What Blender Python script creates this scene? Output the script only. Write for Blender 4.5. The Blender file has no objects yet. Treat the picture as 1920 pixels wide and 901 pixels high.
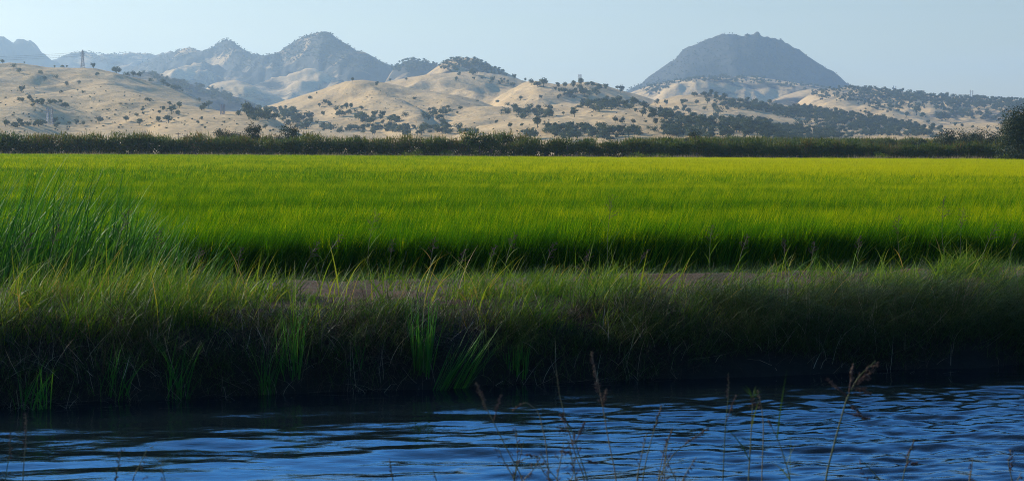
import bpy, math, random
import numpy as np
from mathutils import Vector, Matrix

R = math.radians
scene = bpy.context.scene
COL = scene.collection

# ------------------------------------------------------------------ camera
FPX, CX, CY = 3045.0, 960.0, 450.5          # photo pixels (1920 wide)
CAM_Z, HOR, ROLL = 3.2, 276.0, R(0.30)
PITCH = math.atan((CY - HOR) / FPX)
cam = bpy.data.cameras.new('camera')
cam_ob = bpy.data.objects.new('camera', cam)
COL.objects.link(cam_ob)
_F = Vector((0, math.cos(PITCH), -math.sin(PITCH)))
_U = Vector((0, math.sin(PITCH), math.cos(PITCH)))
_R = Vector((1, 0, 0))
RR = _R * math.cos(ROLL) + _U * math.sin(ROLL)
UU = _U * math.cos(ROLL) - _R * math.sin(ROLL)
m3 = Matrix((RR, UU, -_F)).transposed()
cam_ob.matrix_world = Matrix.Translation((0, 0, CAM_Z)) @ m3.to_4x4()
cam.sensor_width = 36
cam.lens = 36 * FPX / 1920
cam.clip_start = 0.1
cam.clip_end = 60000
cam.dof.use_dof = True
cam.dof.focus_distance = 60
cam.dof.aperture_fstop = 8
scene.camera = cam_ob

# ------------------------------------------------------------------ sky, sun, exposure
SUN_EL, SUN_AZ = 22.5, -55.0                 # azimuth from +Y, negative = left
world = bpy.data.worlds.new('World')
scene.world = world
world.use_nodes = True
wn, wl = world.node_tree.nodes, world.node_tree.links
wn.clear()
w_out = wn.new('ShaderNodeOutputWorld')
w_bg = wn.new('ShaderNodeBackground')
w_sky = wn.new('ShaderNodeTexSky')
w_sky.sky_type = 'NISHITA'
w_sky.sun_disc = False
w_sky.sun_elevation = R(SUN_EL)
w_sky.sun_rotation = R(SUN_AZ)
w_sky.air_density = 1.0
w_sky.dust_density = 0.4
w_sky.ozone_density = 1.6
w_bg.inputs['Strength'].default_value = 0.078
w_mul = wn.new('ShaderNodeMix'); w_mul.data_type = 'RGBA'; w_mul.blend_type = 'MULTIPLY'; w_mul.inputs[0].default_value = 1
w_tc = wn.new('ShaderNodeTexCoord'); w_sep = wn.new('ShaderNodeSeparateXYZ'); wl.new(w_tc.outputs['Generated'], w_sep.inputs[0])
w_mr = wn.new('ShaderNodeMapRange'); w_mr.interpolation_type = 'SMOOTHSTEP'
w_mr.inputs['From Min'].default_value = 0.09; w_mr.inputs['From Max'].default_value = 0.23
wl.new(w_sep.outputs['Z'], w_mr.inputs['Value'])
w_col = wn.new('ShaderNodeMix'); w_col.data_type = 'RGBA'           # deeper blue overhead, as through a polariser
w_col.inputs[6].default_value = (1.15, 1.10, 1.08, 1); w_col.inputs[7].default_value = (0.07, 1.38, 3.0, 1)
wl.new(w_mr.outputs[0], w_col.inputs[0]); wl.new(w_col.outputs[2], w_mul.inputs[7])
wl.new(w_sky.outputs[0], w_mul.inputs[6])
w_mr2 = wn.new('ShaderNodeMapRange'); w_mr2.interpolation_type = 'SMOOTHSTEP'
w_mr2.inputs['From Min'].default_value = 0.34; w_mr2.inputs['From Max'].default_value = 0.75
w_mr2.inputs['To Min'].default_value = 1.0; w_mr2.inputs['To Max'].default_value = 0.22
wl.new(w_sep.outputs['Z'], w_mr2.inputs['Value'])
w_mp = wn.new('ShaderNodeMapping'); w_mp.inputs['Scale'].default_value = (2.2, 2.2, 26); w_mp.inputs['Rotation'].default_value = (0.03, 0.05, 0)
wl.new(w_tc.outputs['Generated'], w_mp.inputs['Vector'])
w_nz = wn.new('ShaderNodeTexNoise'); w_nz.inputs['Scale'].default_value = 1.6; w_nz.inputs['Detail'].default_value = 6; w_nz.inputs['Distortion'].default_value = 0.5
wl.new(w_mp.outputs[0], w_nz.inputs['Vector'])
w_mr3 = wn.new('ShaderNodeMapRange'); w_mr3.inputs['From Min'].default_value = 0.42; w_mr3.inputs['From Max'].default_value = 0.75
w_mr3.inputs['To Max'].default_value = 0.22
wl.new(w_nz.outputs['Fac'], w_mr3.inputs['Value'])
w_ci = wn.new('ShaderNodeMix'); w_ci.data_type = 'RGBA'              # thin cirrus veils
wl.new(w_mr3.outputs[0], w_ci.inputs[0]); wl.new(w_mul.outputs[2], w_ci.inputs[6]); w_ci.inputs[7].default_value = (6.6, 7.4, 8.2, 1)
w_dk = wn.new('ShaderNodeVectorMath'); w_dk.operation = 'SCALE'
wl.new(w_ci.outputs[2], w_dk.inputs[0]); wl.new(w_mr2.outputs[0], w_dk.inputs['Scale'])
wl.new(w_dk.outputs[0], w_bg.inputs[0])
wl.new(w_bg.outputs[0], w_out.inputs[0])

sun = bpy.data.lights.new('sun', 'SUN')
sun.energy = 5.0
sun.angle = R(0.5)
sun.color = (1.0, 0.90, 0.76)
sun_ob = bpy.data.objects.new('sun', sun)
COL.objects.link(sun_ob)
_L = Vector((math.sin(R(SUN_AZ)) * math.cos(R(SUN_EL)), math.cos(R(SUN_AZ)) * math.cos(R(SUN_EL)), math.sin(R(SUN_EL))))
sun_ob.rotation_euler = _L.to_track_quat('Z', 'Y').to_euler()

scene.view_settings.view_transform = 'Standard'
scene.view_settings.look = 'None'
scene.view_settings.gamma = 1
scene.view_settings.exposure = 0.48
scene.render.engine = 'CYCLES'
scene.cycles.use_denoising = True
scene.cycles.denoising_input_passes = 'RGB_ALBEDO_NORMAL'
scene.cycles.denoising_prefilter = 'NONE'
scene.cycles.use_adaptive_sampling = False
scene.cycles.filter_width = 1.0
scene.cycles.sample_clamp_indirect = 4
scene.cycles.max_bounces = 5
scene.cycles.diffuse_bounces = 2
scene.cycles.glossy_bounces = 2
scene.cycles.transmission_bounces = 3
scene.cycles.transparent_max_bounces = 6
scene.cycles.volume_bounces = 0
scene.cycles.caustics_reflective = False
scene.cycles.caustics_refractive = False

# ------------------------------------------------------------------ helpers
rng = np.random.default_rng(7)

def tag(o, label=None, cat=None, group=None, kind=None):
    if label: o['label'] = label
    if cat: o['category'] = cat
    if group: o['group'] = group
    if kind: o['kind'] = kind
    return o

def mk_mesh(name, V, F, mat, attrs=None, smooth=False):
    V = np.asarray(V, np.float32); F = np.asarray(F, np.int32)
    me = bpy.data.meshes.new(name)
    me.vertices.add(len(V)); me.vertices.foreach_set('co', V.ravel())
    n, k = F.shape
    me.loops.add(n * k); me.loops.foreach_set('vertex_index', F.ravel())
    me.polygons.add(n)
    me.polygons.foreach_set('loop_start', np.arange(0, n * k, k, dtype=np.int32))
    me.polygons.foreach_set('loop_total', np.full(n, k, np.int32))
    if smooth: me.polygons.foreach_set('use_smooth', np.ones(n, bool))
    for a, d in (attrs or {}).items():
        d = np.asarray(d, np.float32)
        if d.ndim == 1:
            at = me.attributes.new(a, 'FLOAT', 'POINT'); at.data.foreach_set('value', d)
        else:
            at = me.attributes.new(a, 'FLOAT_COLOR', 'POINT')
            c = np.ones((len(V), 4), np.float32); c[:, :3] = d
            at.data.foreach_set('color', c.ravel())
    if mat: me.materials.append(mat)
    me.update(calc_edges=True)
    return me

def link(name, me, parent=None, loc=None):
    o = bpy.data.objects.new(name, me); COL.objects.link(o)
    if parent: o.parent = parent
    if loc is not None: o.location = loc
    return o

def empty(name, loc=(0, 0, 0)):
    o = bpy.data.objects.new(name, None); COL.objects.link(o)
    o.location = loc; o.empty_display_size = 0.2
    return o

class Geo:
    """collects quads with a per-vertex tint"""
    def __init__(s): s.V, s.F, s.T, s.n = [], [], [], 0
    def add(s, V, F, T):
        V = np.asarray(V, float).reshape(-1, 3)
        s.V.append(V); s.F.append(np.asarray(F) + s.n)
        s.T.append(np.broadcast_to(np.asarray(T, float), (len(V),))); s.n += len(V)
        return s
    def mesh(s, name, mat, smooth=False, shift=None):
        V = np.concatenate(s.V)
        if shift is not None: V = V - np.asarray(shift)
        return mk_mesh(name, V, np.concatenate(s.F), mat, {'tint': np.concatenate(s.T)}, smooth)

def blades(B, L, az, lean, bend, w, K=3, tint=None, face=None, rg=rng):
    """grass ribbons: base points, length, azimuth of lean, start lean, extra bend, width"""
    B = np.asarray(B, float); N = len(B)
    f = lambda a: np.broadcast_to(np.asarray(a, float), (N,))
    L, az, lean, bend, w = map(f, (L, az, lean, bend, w))
    if tint is None: tint = rg.random(N)
    tint = f(tint)
    face = rg.uniform(-1.3, 1.3, N) if face is None else f(face)
    d = np.stack([np.cos(az), np.sin(az), np.zeros(N)], 1)
    wa = az + np.pi / 2 + face
    wd = np.stack([np.cos(wa), np.sin(wa), np.zeros(N)], 1)
    pts = [B]
    for k in range(K):
        th = lean + bend * (k + 0.5) / K
        pts.append(pts[-1] + (L / K)[:, None] * (d * np.sin(th)[:, None] + np.array([0, 0, 1.0]) * np.cos(th)[:, None]))
    V = np.zeros((N, K + 1, 2, 3))
    for k in range(K + 1):
        t = k / K
        ww = w * (0.75 + 0.5 * t if t < 0.4 else max(0.06, (1 - t) ** 0.8 * 1.3))
        V[:, k, 0] = pts[k] - wd * (ww / 2)[:, None]
        V[:, k, 1] = pts[k] + wd * (ww / 2)[:, None]
    base = (np.arange(N) * (K + 1) * 2)[:, None]
    F = np.concatenate([np.stack([base[:, 0] + 2 * k, base[:, 0] + 2 * k + 1, base[:, 0] + 2 * k + 3, base[:, 0] + 2 * k + 2], 1) for k in range(K)])
    return V.reshape(-1, 3), F, np.repeat(tint, (K + 1) * 2)

def tube(P, r, n=5, cap=False):
    P = np.asarray(P, float); m = len(P)
    r = np.broadcast_to(np.asarray(r, float), (m,))
    T = np.gradient(P, axis=0); T /= np.linalg.norm(T, axis=1)[:, None] + 1e-9
    a = np.where(np.abs(T[:, 2:3]) > 0.9, np.array([[1.0, 0, 0]]), np.array([[0, 0, 1.0]]))
    U = np.cross(T, a); U /= np.linalg.norm(U, axis=1)[:, None] + 1e-9
    W = np.cross(T, U)
    an = np.linspace(0, 2 * np.pi, n, endpoint=False)
    V = P[:, None] + r[:, None, None] * (np.cos(an)[None, :, None] * U[:, None] + np.sin(an)[None, :, None] * W[:, None])
    F = [(i * n + j, i * n + (j + 1) % n, (i + 1) * n + (j + 1) % n, (i + 1) * n + j) for i in range(m - 1) for j in range(n)]
    return V.reshape(-1, 3), np.array(F)

def leaf_quads(C, Nrm, size, rg=rng, aspect=0.7):
    """small leaf-clump faces centred at C, facing Nrm"""
    C = np.asarray(C, float); N = len(C)
    Nrm = Nrm / (np.linalg.norm(Nrm, axis=1)[:, None] + 1e-9)
    a = rg.normal(size=(N, 3)); U = np.cross(Nrm, a); U /= np.linalg.norm(U, axis=1)[:, None] + 1e-9
    W = np.cross(Nrm, U)
    s = np.broadcast_to(np.asarray(size, float), (N,))[:, None]
    V = np.stack([C - U * s, C + W * s * aspect * 0.6 + U * s * .1, C + U * s, C - W * s * aspect * 0.6], 1)
    F = np.arange(N * 4).reshape(N, 4)
    return V.reshape(-1, 3), F

def crown(lobes, n, size, rg, spread=0.55, up=0.25):
    """leaf clumps spread through a set of ellipsoid lobes (cx,cy,cz,rx,ry,rz)"""
    lobes = np.asarray(lobes, float)
    vol = (lobes[:, 3] * lobes[:, 4] * lobes[:, 5]) ** 0.7
    li = rg.choice(len(lobes), n, p=vol / vol.sum())
    d = rg.normal(size=(n, 3)); d /= np.linalg.norm(d, axis=1)[:, None]
    rad = (1 - spread * rg.random(n) ** 2.0) * (1 + 0.10 * rg.normal(size=n))
    C = lobes[li, :3] + d * lobes[li, 3:] * rad[:, None]
    N = d + rg.normal(size=(n, 3)) * 0.55 + np.array([0, 0, up])
    V, F = leaf_quads(C, N, size * rg.uniform(0.6, 1.35, n), rg)
    return V, F, np.repeat(np.clip(rg.normal(0.5, 0.2, n) + (li % 3 - 1) * 0.12, 0, 1), 4)

# noise
def _h(ix, iy, seed):
    h = (ix.astype(np.int64) * 374761393 + iy.astype(np.int64) * 668265263 + seed * 982451653) & 0x7fffffff
    h = ((h ^ (h >> 13)) * 1274126177) & 0x7fffffff
    return ((h ^ (h >> 16)) & 0xffff) / 65536.0 * 2 * np.pi
def perlin(x, y, seed=0):
    x = np.asarray(x, float); y = np.asarray(y, float)
    ix, iy = np.floor(x), np.floor(y); fx, fy = x - ix, y - iy
    u = fx * fx * fx * (fx * (fx * 6 - 15) + 10); v = fy * fy * fy * (fy * (fy * 6 - 15) + 10)
    def g(ax, ay):
        a = _h(ix + ax, iy + ay, seed)
        return np.cos(a) * (fx - ax) + np.sin(a) * (fy - ay)
    return ((g(0, 0) * (1 - u) + g(1, 0) * u) * (1 - v) + (g(0, 1) * (1 - u) + g(1, 1) * u) * v) * 1.5
def fbm(x, y, o=4, seed=0, gain=0.5):
    s = 0; a = 1; f = 1
    for i in range(o):
        s = s + a * perlin(x * f, y * f, seed + i * 17); a *= gain; f *= 2.03
    return s
def ridged(x, y, o=4, seed=0):
    s = 0; a = 1; f = 1; 
    for i in range(o):
        s = s + a * (1 - 2 * np.abs(perlin(x * f, y * f, seed + i * 31))); a *= 0.5; f *= 2.03
    return s

# photo pixel -> world ray
def ray(px, py):
    d = _F + RR * ((px - CX) / FPX) + UU * ((CY - py) / FPX)
    return d / d.y
def at(px, py, Y):
    d = ray(px, py)
    return np.array((d.x * Y, Y, CAM_Z + d.z * Y))
def zpix(px, py, Y):
    u = (np.asarray(px, float) - CX) / FPX; v = (CY - np.asarray(py, float)) / FPX
    dy = _F.y + RR.y * u + UU.y * v; dz = _F.z + RR.z * u + UU.z * v
    return CAM_Z + dz / dy * Y

# ------------------------------------------------------------------ materials
def new_mat(name):
    m = bpy.data.materials.new(name); m.use_nodes = True
    nt = m.node_tree; nt.nodes.clear()
    out = nt.nodes.new('ShaderNodeOutputMaterial')
    return m, nt.nodes, nt.links, out
def ramp(n, stops):
    r = n.new('ShaderNodeValToRGB'); e = r.color_ramp.elements
    while len(e) > 1: e.remove(e[-1])
    e[0].position = stops[0][0]; e[0].color = (*stops[0][1], 1)
    for p, c in stops[1:]:
        k = e.new(p); k.color = (*c, 1)
    return r
def veg(name, stops, trans=0.4, rough=0.5, spec=0.10, tcol=(1.25, 1.2, 0.5), rnd=0.0, patch=None, inst=False):
    """foliage: tint attribute through a ramp, reflected and transmitted light"""
    m, n, l, out = new_mat(name)
    a = n.new('ShaderNodeAttribute'); a.attribute_name = 'tint'
    src = a.outputs['Fac']
    if inst:
        ai = n.new('ShaderNodeAttribute'); ai.attribute_type = 'INSTANCER'; ai.attribute_name = 'itint'
        sm = n.new('ShaderNodeMath'); sm.operation = 'ADD'; l.new(src, sm.inputs[0]); l.new(ai.outputs['Fac'], sm.inputs[1]); src = sm.outputs[0]
    if rnd:
        oi = n.new('ShaderNodeObjectInfo')
        mm = n.new('ShaderNodeMath'); mm.operation = 'MULTIPLY_ADD'
        mm.inputs[1].default_value = rnd; l.new(oi.outputs['Random'], mm.inputs[0])
        sub = n.new('ShaderNodeMath'); sub.operation = 'ADD'; l.new(a.outputs['Fac'], sub.inputs[0]); sub.inputs[1].default_value = -rnd / 2
        l.new(sub.outputs[0], mm.inputs[2]); src = mm.outputs[0]
    if patch:
        scale, amt, stretch = patch
        g = n.new('ShaderNodeNewGeometry')
        mp = n.new('ShaderNodeMapping'); mp.inputs['Scale'].default_value = stretch
        l.new(g.outputs['Position'], mp.inputs['Vector'])
        nz = n.new('ShaderNodeTexNoise'); nz.inputs['Scale'].default_value = scale; nz.inputs['Detail'].default_value = 3
        l.new(mp.outputs[0], nz.inputs['Vector'])
        m2 = n.new('ShaderNodeMath'); m2.operation = 'MULTIPLY_ADD'; m2.inputs[1].default_value = amt
        l.new(nz.outputs['Fac'], m2.inputs[0])
        m3_ = n.new('ShaderNodeMath'); m3_.operation = 'ADD'; m3_.inputs[1].default_value = -amt / 2
        l.new(src, m3_.inputs[0]); l.new(m3_.outputs[0], m2.inputs[2]); src = m2.outputs[0]
    r = ramp(n, stops); l.new(src, r.inputs[0])
    p = n.new('ShaderNodeBsdfPrincipled')
    p.inputs['Roughness'].default_value = rough; p.inputs['Specular IOR Level'].default_value = spec
    l.new(r.outputs[0], p.inputs['Base Color'])
    if trans > 0:
        t = n.new('ShaderNodeBsdfTranslucent')
        mu = n.new('ShaderNodeMix'); mu.data_type = 'RGBA'; mu.blend_type = 'MULTIPLY'
        mu.inputs[0].default_value = 1; l.new(r.outputs[0], mu.inputs[6]); mu.inputs[7].default_value = (*tcol, 1)
        l.new(mu.outputs[2], t.inputs[0])
        mx = n.new('ShaderNodeMixShader'); mx.inputs[0].default_value = trans
        l.new(p.outputs[0], mx.inputs[1]); l.new(t.outputs[0], mx.inputs[2]); l.new(mx.outputs[0], out.inputs[0])
    else:
        l.new(p.outputs[0], out.inputs[0])
    return m
def plain(name, col, rough=0.7, metal=0.0, noise=0.25, scale=3.0):
    m, n, l, out = new_mat(name)
    p = n.new('ShaderNodeBsdfPrincipled'); p.inputs['Roughness'].default_value = rough; p.inputs['Metallic'].default_value = metal
    nz = n.new('ShaderNodeTexNoise'); nz.inputs['Scale'].default_value = scale; nz.inputs['Detail'].default_value = 5
    tc = n.new('ShaderNodeTexCoord'); l.new(tc.outputs['Object'], nz.inputs['Vector'])
    r = ramp(n, [(0.3, tuple(c * (1 - noise) for c in col)), (0.7, tuple(c * (1 + noise) for c in col))])
    l.new(nz.outputs['Fac'], r.inputs[0]); l.new(r.outputs[0], p.inputs['Base Color']); l.new(p.outputs[0], out.inputs[0])
    return m

M = {}
M['rice'] = veg('rice_leaf', [(0.0, (0.018, 0.072, 0.004)), (0.4, (0.052, 0.160, 0.003)), (0.7, (0.150, 0.255, 0.003)), (1.0, (0.38, 0.39, 0.004))],
                trans=0.45, spec=0.0, tcol=(1.3, 1.25, 0.4), inst=True)
M['berm'] = veg('berm_grass', [(0.0, (0.03, 0.085, 0.012)), (0.4, (0.065, 0.145, 0.014)), (0.72, (0.12, 0.20, 0.016)), (0.93, (0.22, 0.24, 0.025)), (1.0, (0.28, 0.20, 0.06))],
                trans=0.4, spec=0.05, patch=(0.8, 0.75, (1, 1, 1)))
M['straw'] = veg('dead_straw', [(0.0, (0.030, 0.021, 0.011)), (0.6, (0.10, 0.072, 0.042)), (1.0, (0.42, 0.35, 0.23))], trans=0.15, tcol=(1, 1, 0.9), rough=0.6)
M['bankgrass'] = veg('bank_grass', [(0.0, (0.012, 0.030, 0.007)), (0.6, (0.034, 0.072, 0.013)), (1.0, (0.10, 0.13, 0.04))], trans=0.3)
M['reed'] = veg('reed_leaf', [(0.0, (0.020, 0.085, 0.014)), (0.6, (0.046, 0.165, 0.022)), (1.0, (0.11, 0.25, 0.022))], trans=0.3, rough=0.5, spec=0.04)
M['yellowleaf'] = veg('yellow_leaf', [(0.0, (0.25, 0.14, 0.02)), (1.0, (0.4, 0.22, 0.02))], trans=0.4)
M['seed'] = veg('seed_head', [(0.0, (0.06, 0.034, 0.03)), (0.6, (0.11, 0.068, 0.05)), (1.0, (0.20, 0.15, 0.10))], trans=0.2, tcol=(1, 1, 0.9), rough=0.7)
M['stem'] = veg('grass_stem', [(0.0, (0.06, 0.085, 0.03)), (0.5, (0.12, 0.12, 0.05)), (1.0, (0.2, 0.16, 0.09))], trans=0.1, rough=0.5)
M['drygrass'] = veg('dry_grass', [(0.0, (0.22, 0.16, 0.08)), (0.6, (0.34, 0.27, 0.15)), (1.0, (0.45, 0.38, 0.24))], trans=0.35, tcol=(1.1, 1.05, 0.8))
M['oak'] = veg('oak_leaf', [(0.0, (0.024, 0.042, 0.012)), (0.5, (0.048, 0.070, 0.02)), (1.0, (0.10, 0.12, 0.035))], trans=0.25, rnd=0.3)
M['orchard'] = veg('orchard_leaf', [(0.0, (0.030, 0.055, 0.008)), (0.45, (0.060, 0.098, 0.012)), (0.75, (0.105, 0.115, 0.018)), (1.0, (0.17, 0.095, 0.03))], trans=0.38, rnd=0.45)
M['tree'] = veg('tree_leaf', [(0.0, (0.016, 0.030, 0.010)), (0.5, (0.028, 0.046, 0.014)), (1.0, (0.05, 0.068, 0.02))], trans=0.15)
M['bush'] = veg('bush_leaf', [(0.0, (0.07, 0.13, 0.015)), (0.6, (0.14, 0.19, 0.02)), (1.0, (0.25, 0.22, 0.03))], trans=0.4)
M['bark'] = plain('bark', (0.09, 0.07, 0.055), 0.9)
M['steel'] = plain('galvanised_steel', (0.22, 0.23, 0.25), 0.5, 0.6)
M['wire'] = plain('wire', (0.15, 0.15, 0.16), 0.5, 0.5)

def hill_mat(name, kind):
    m, n, l, out = new_mat(name)
    g = n.new('ShaderNodeNewGeometry')
    def noise(scale, det=6, rough=0.6, st=(1, 1, 1)):
        mp = n.new('ShaderNodeMapping'); mp.inputs['Scale'].default_value = st; l.new(g.outputs['Position'], mp.inputs['Vector'])
        z = n.new('ShaderNodeTexNoise'); z.inputs['Scale'].default_value = scale; z.inputs['Detail'].default_value = det; z.inputs['Roughness'].default_value = rough
        l.new(mp.outputs[0], z.inputs['Vector']); return z.outputs['Fac']
    def mix(f, a, b):
        x = n.new('ShaderNodeMix'); x.data_type = 'RGBA'; l.new(f, x.inputs[0])
        for i, c in ((6, a), (7, b)):
            if isinstance(c, tuple): x.inputs[i].default_value = (*c, 1)
            else: l.new(c, x.inputs[i])
        return x.outputs[2]
    def band(f, a, b):
        r = ramp(n, [(a, (0, 0, 0)), (b, (1, 1, 1))]); l.new(f, r.inputs[0]); return r.outputs[0]
    gold = mix(band(noise(0.012), 0.35, 0.68), (0.58, 0.385, 0.155), (0.72, 0.505, 0.235))
    gold = mix(band(noise(0.06, 9, 0.75), 0.48, 0.72), gold, (0.40, 0.29, 0.15))
    gold = mix(band(noise(0.16, 4, 0.6), 0.64, 0.70), gold, (0.13, 0.105, 0.06))      # low shrubs and rocks
    rock = mix(band(noise(0.03, 9, 0.75), 0.35, 0.7), (0.028, 0.035, 0.027), (0.085, 0.072, 0.05))
    at_ = n.new('ShaderNodeAttribute'); at_.attribute_name = 'scrub'
    ad = n.new('ShaderNodeMath'); ad.operation = 'ADD'; l.new(at_.outputs['Fac'], ad.inputs[0])
    nn = n.new('ShaderNodeMath'); nn.operation = 'MULTIPLY_ADD'; l.new(noise(0.006, 6, 0.65), nn.inputs[0]); nn.inputs[1].default_value = 1.6; nn.inputs[2].default_value = -0.8
    l.new(nn.outputs[0], ad.inputs[1])
    colr = mix(band(ad.outputs[0], 0.42, 0.58), gold, rock)
    p = n.new('ShaderNodeBsdfPrincipled'); p.inputs['Roughness'].default_value = 0.95; p.inputs['Specular IOR Level'].default_value = 0.1
    l.new(colr, p.inputs['Base Color'])
    b = n.new('ShaderNodeBump'); b.inputs['Strength'].default_value = 0.8; b.inputs['Distance'].default_value = 3.5
    l.new(noise(0.09, 6, 0.7), b.inputs['Height']); l.new(b.outputs[0], p.inputs['Normal'])
    l.new(p.outputs[0], out.inputs[0])
    return m
M['hill'] = hill_mat('dry_hillside', 0)

# ground: vertex colour of the soil itself, broken up by noise
def ground_mat():
    m, n, l, out = new_mat('soil')
    a = n.new('ShaderNodeAttribute'); a.attribute_name = 'soil'
    g = n.new('ShaderNodeNewGeometry')
    def noise(scale, det, rough):
        z = n.new('ShaderNodeTexNoise'); z.inputs['Scale'].default_value = scale; z.inputs['Detail'].default_value = det; z.inputs['Roughness'].default_value = rough
        l.new(g.outputs['Position'], z.inputs['Vector']); return z.outputs['Fac']
    r = ramp(n, [(0.3, (0.55, 0.52, 0.5)), (0.6, (1.0, 1.0, 1.0)), (0.75, (1.5, 1.45, 1.35))]); l.new(noise(6, 8, 0.75), r.inputs[0])
    mx = n.new('ShaderNodeMix'); mx.data_type = 'RGBA'; mx.blend_type = 'MULTIPLY'; mx.inputs[0].default_value = 1
    l.new(a.outputs['Color'], mx.inputs[6]); l.new(r.outputs[0], mx.inputs[7])
    p = n.new('ShaderNodeBsdfPrincipled'); p.inputs['Roughness'].default_value = 0.95; p.inputs['Specular IOR Level'].default_value = 0.15
    l.new(mx.outputs[2], p.inputs['Base Color'])
    b = n.new('ShaderNodeBump'); b.inputs['Strength'].default_value = 0.8; b.inputs['Distance'].default_value = 0.06
    l.new(noise(14, 6, 0.7), b.inputs['Height']); l.new(b.outputs[0], p.inputs['Normal'])
    l.new(p.outputs[0], out.inputs[0]); return m
M['soil'] = ground_mat()

def water_mat():
    m, n, l, out = new_mat('canal_water')
    p = n.new('ShaderNodeBsdfPrincipled')
    p.inputs['Base Color'].default_value = (0.006, 0.012, 0.014, 1)
    p.inputs['Roughness'].default_value = 0.03; p.inputs['IOR'].default_value = 1.333
    g = n.new('ShaderNodeNewGeometry')
    mp = n.new('ShaderNodeMapping'); mp.inputs['Rotation'].default_value = (0, 0, R(-14)); mp.inputs['Scale'].default_value = (3.6, 10, 1)
    l.new(g.outputs['Position'], mp.inputs['Vector'])
    z = n.new('ShaderNodeTexNoise'); z.inputs['Scale'].default_value = 1.0; z.inputs['Detail'].default_value = 4; z.inputs['Roughness'].default_value = 0.55; z.inputs['Distortion'].default_value = 0.6
    l.new(mp.outputs[0], z.inputs['Vector'])
    b = n.new('ShaderNodeBump'); b.inputs['Strength'].default_value = 0.3; b.inputs['Distance'].default_value = 0.012
    l.new(z.outputs['Fac'], b.inputs['Height']); l.new(b.outputs[0], p.inputs['Normal'])
    l.new(p.outputs[0], out.inputs[0]); return m
M['water'] = water_mat()

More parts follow.
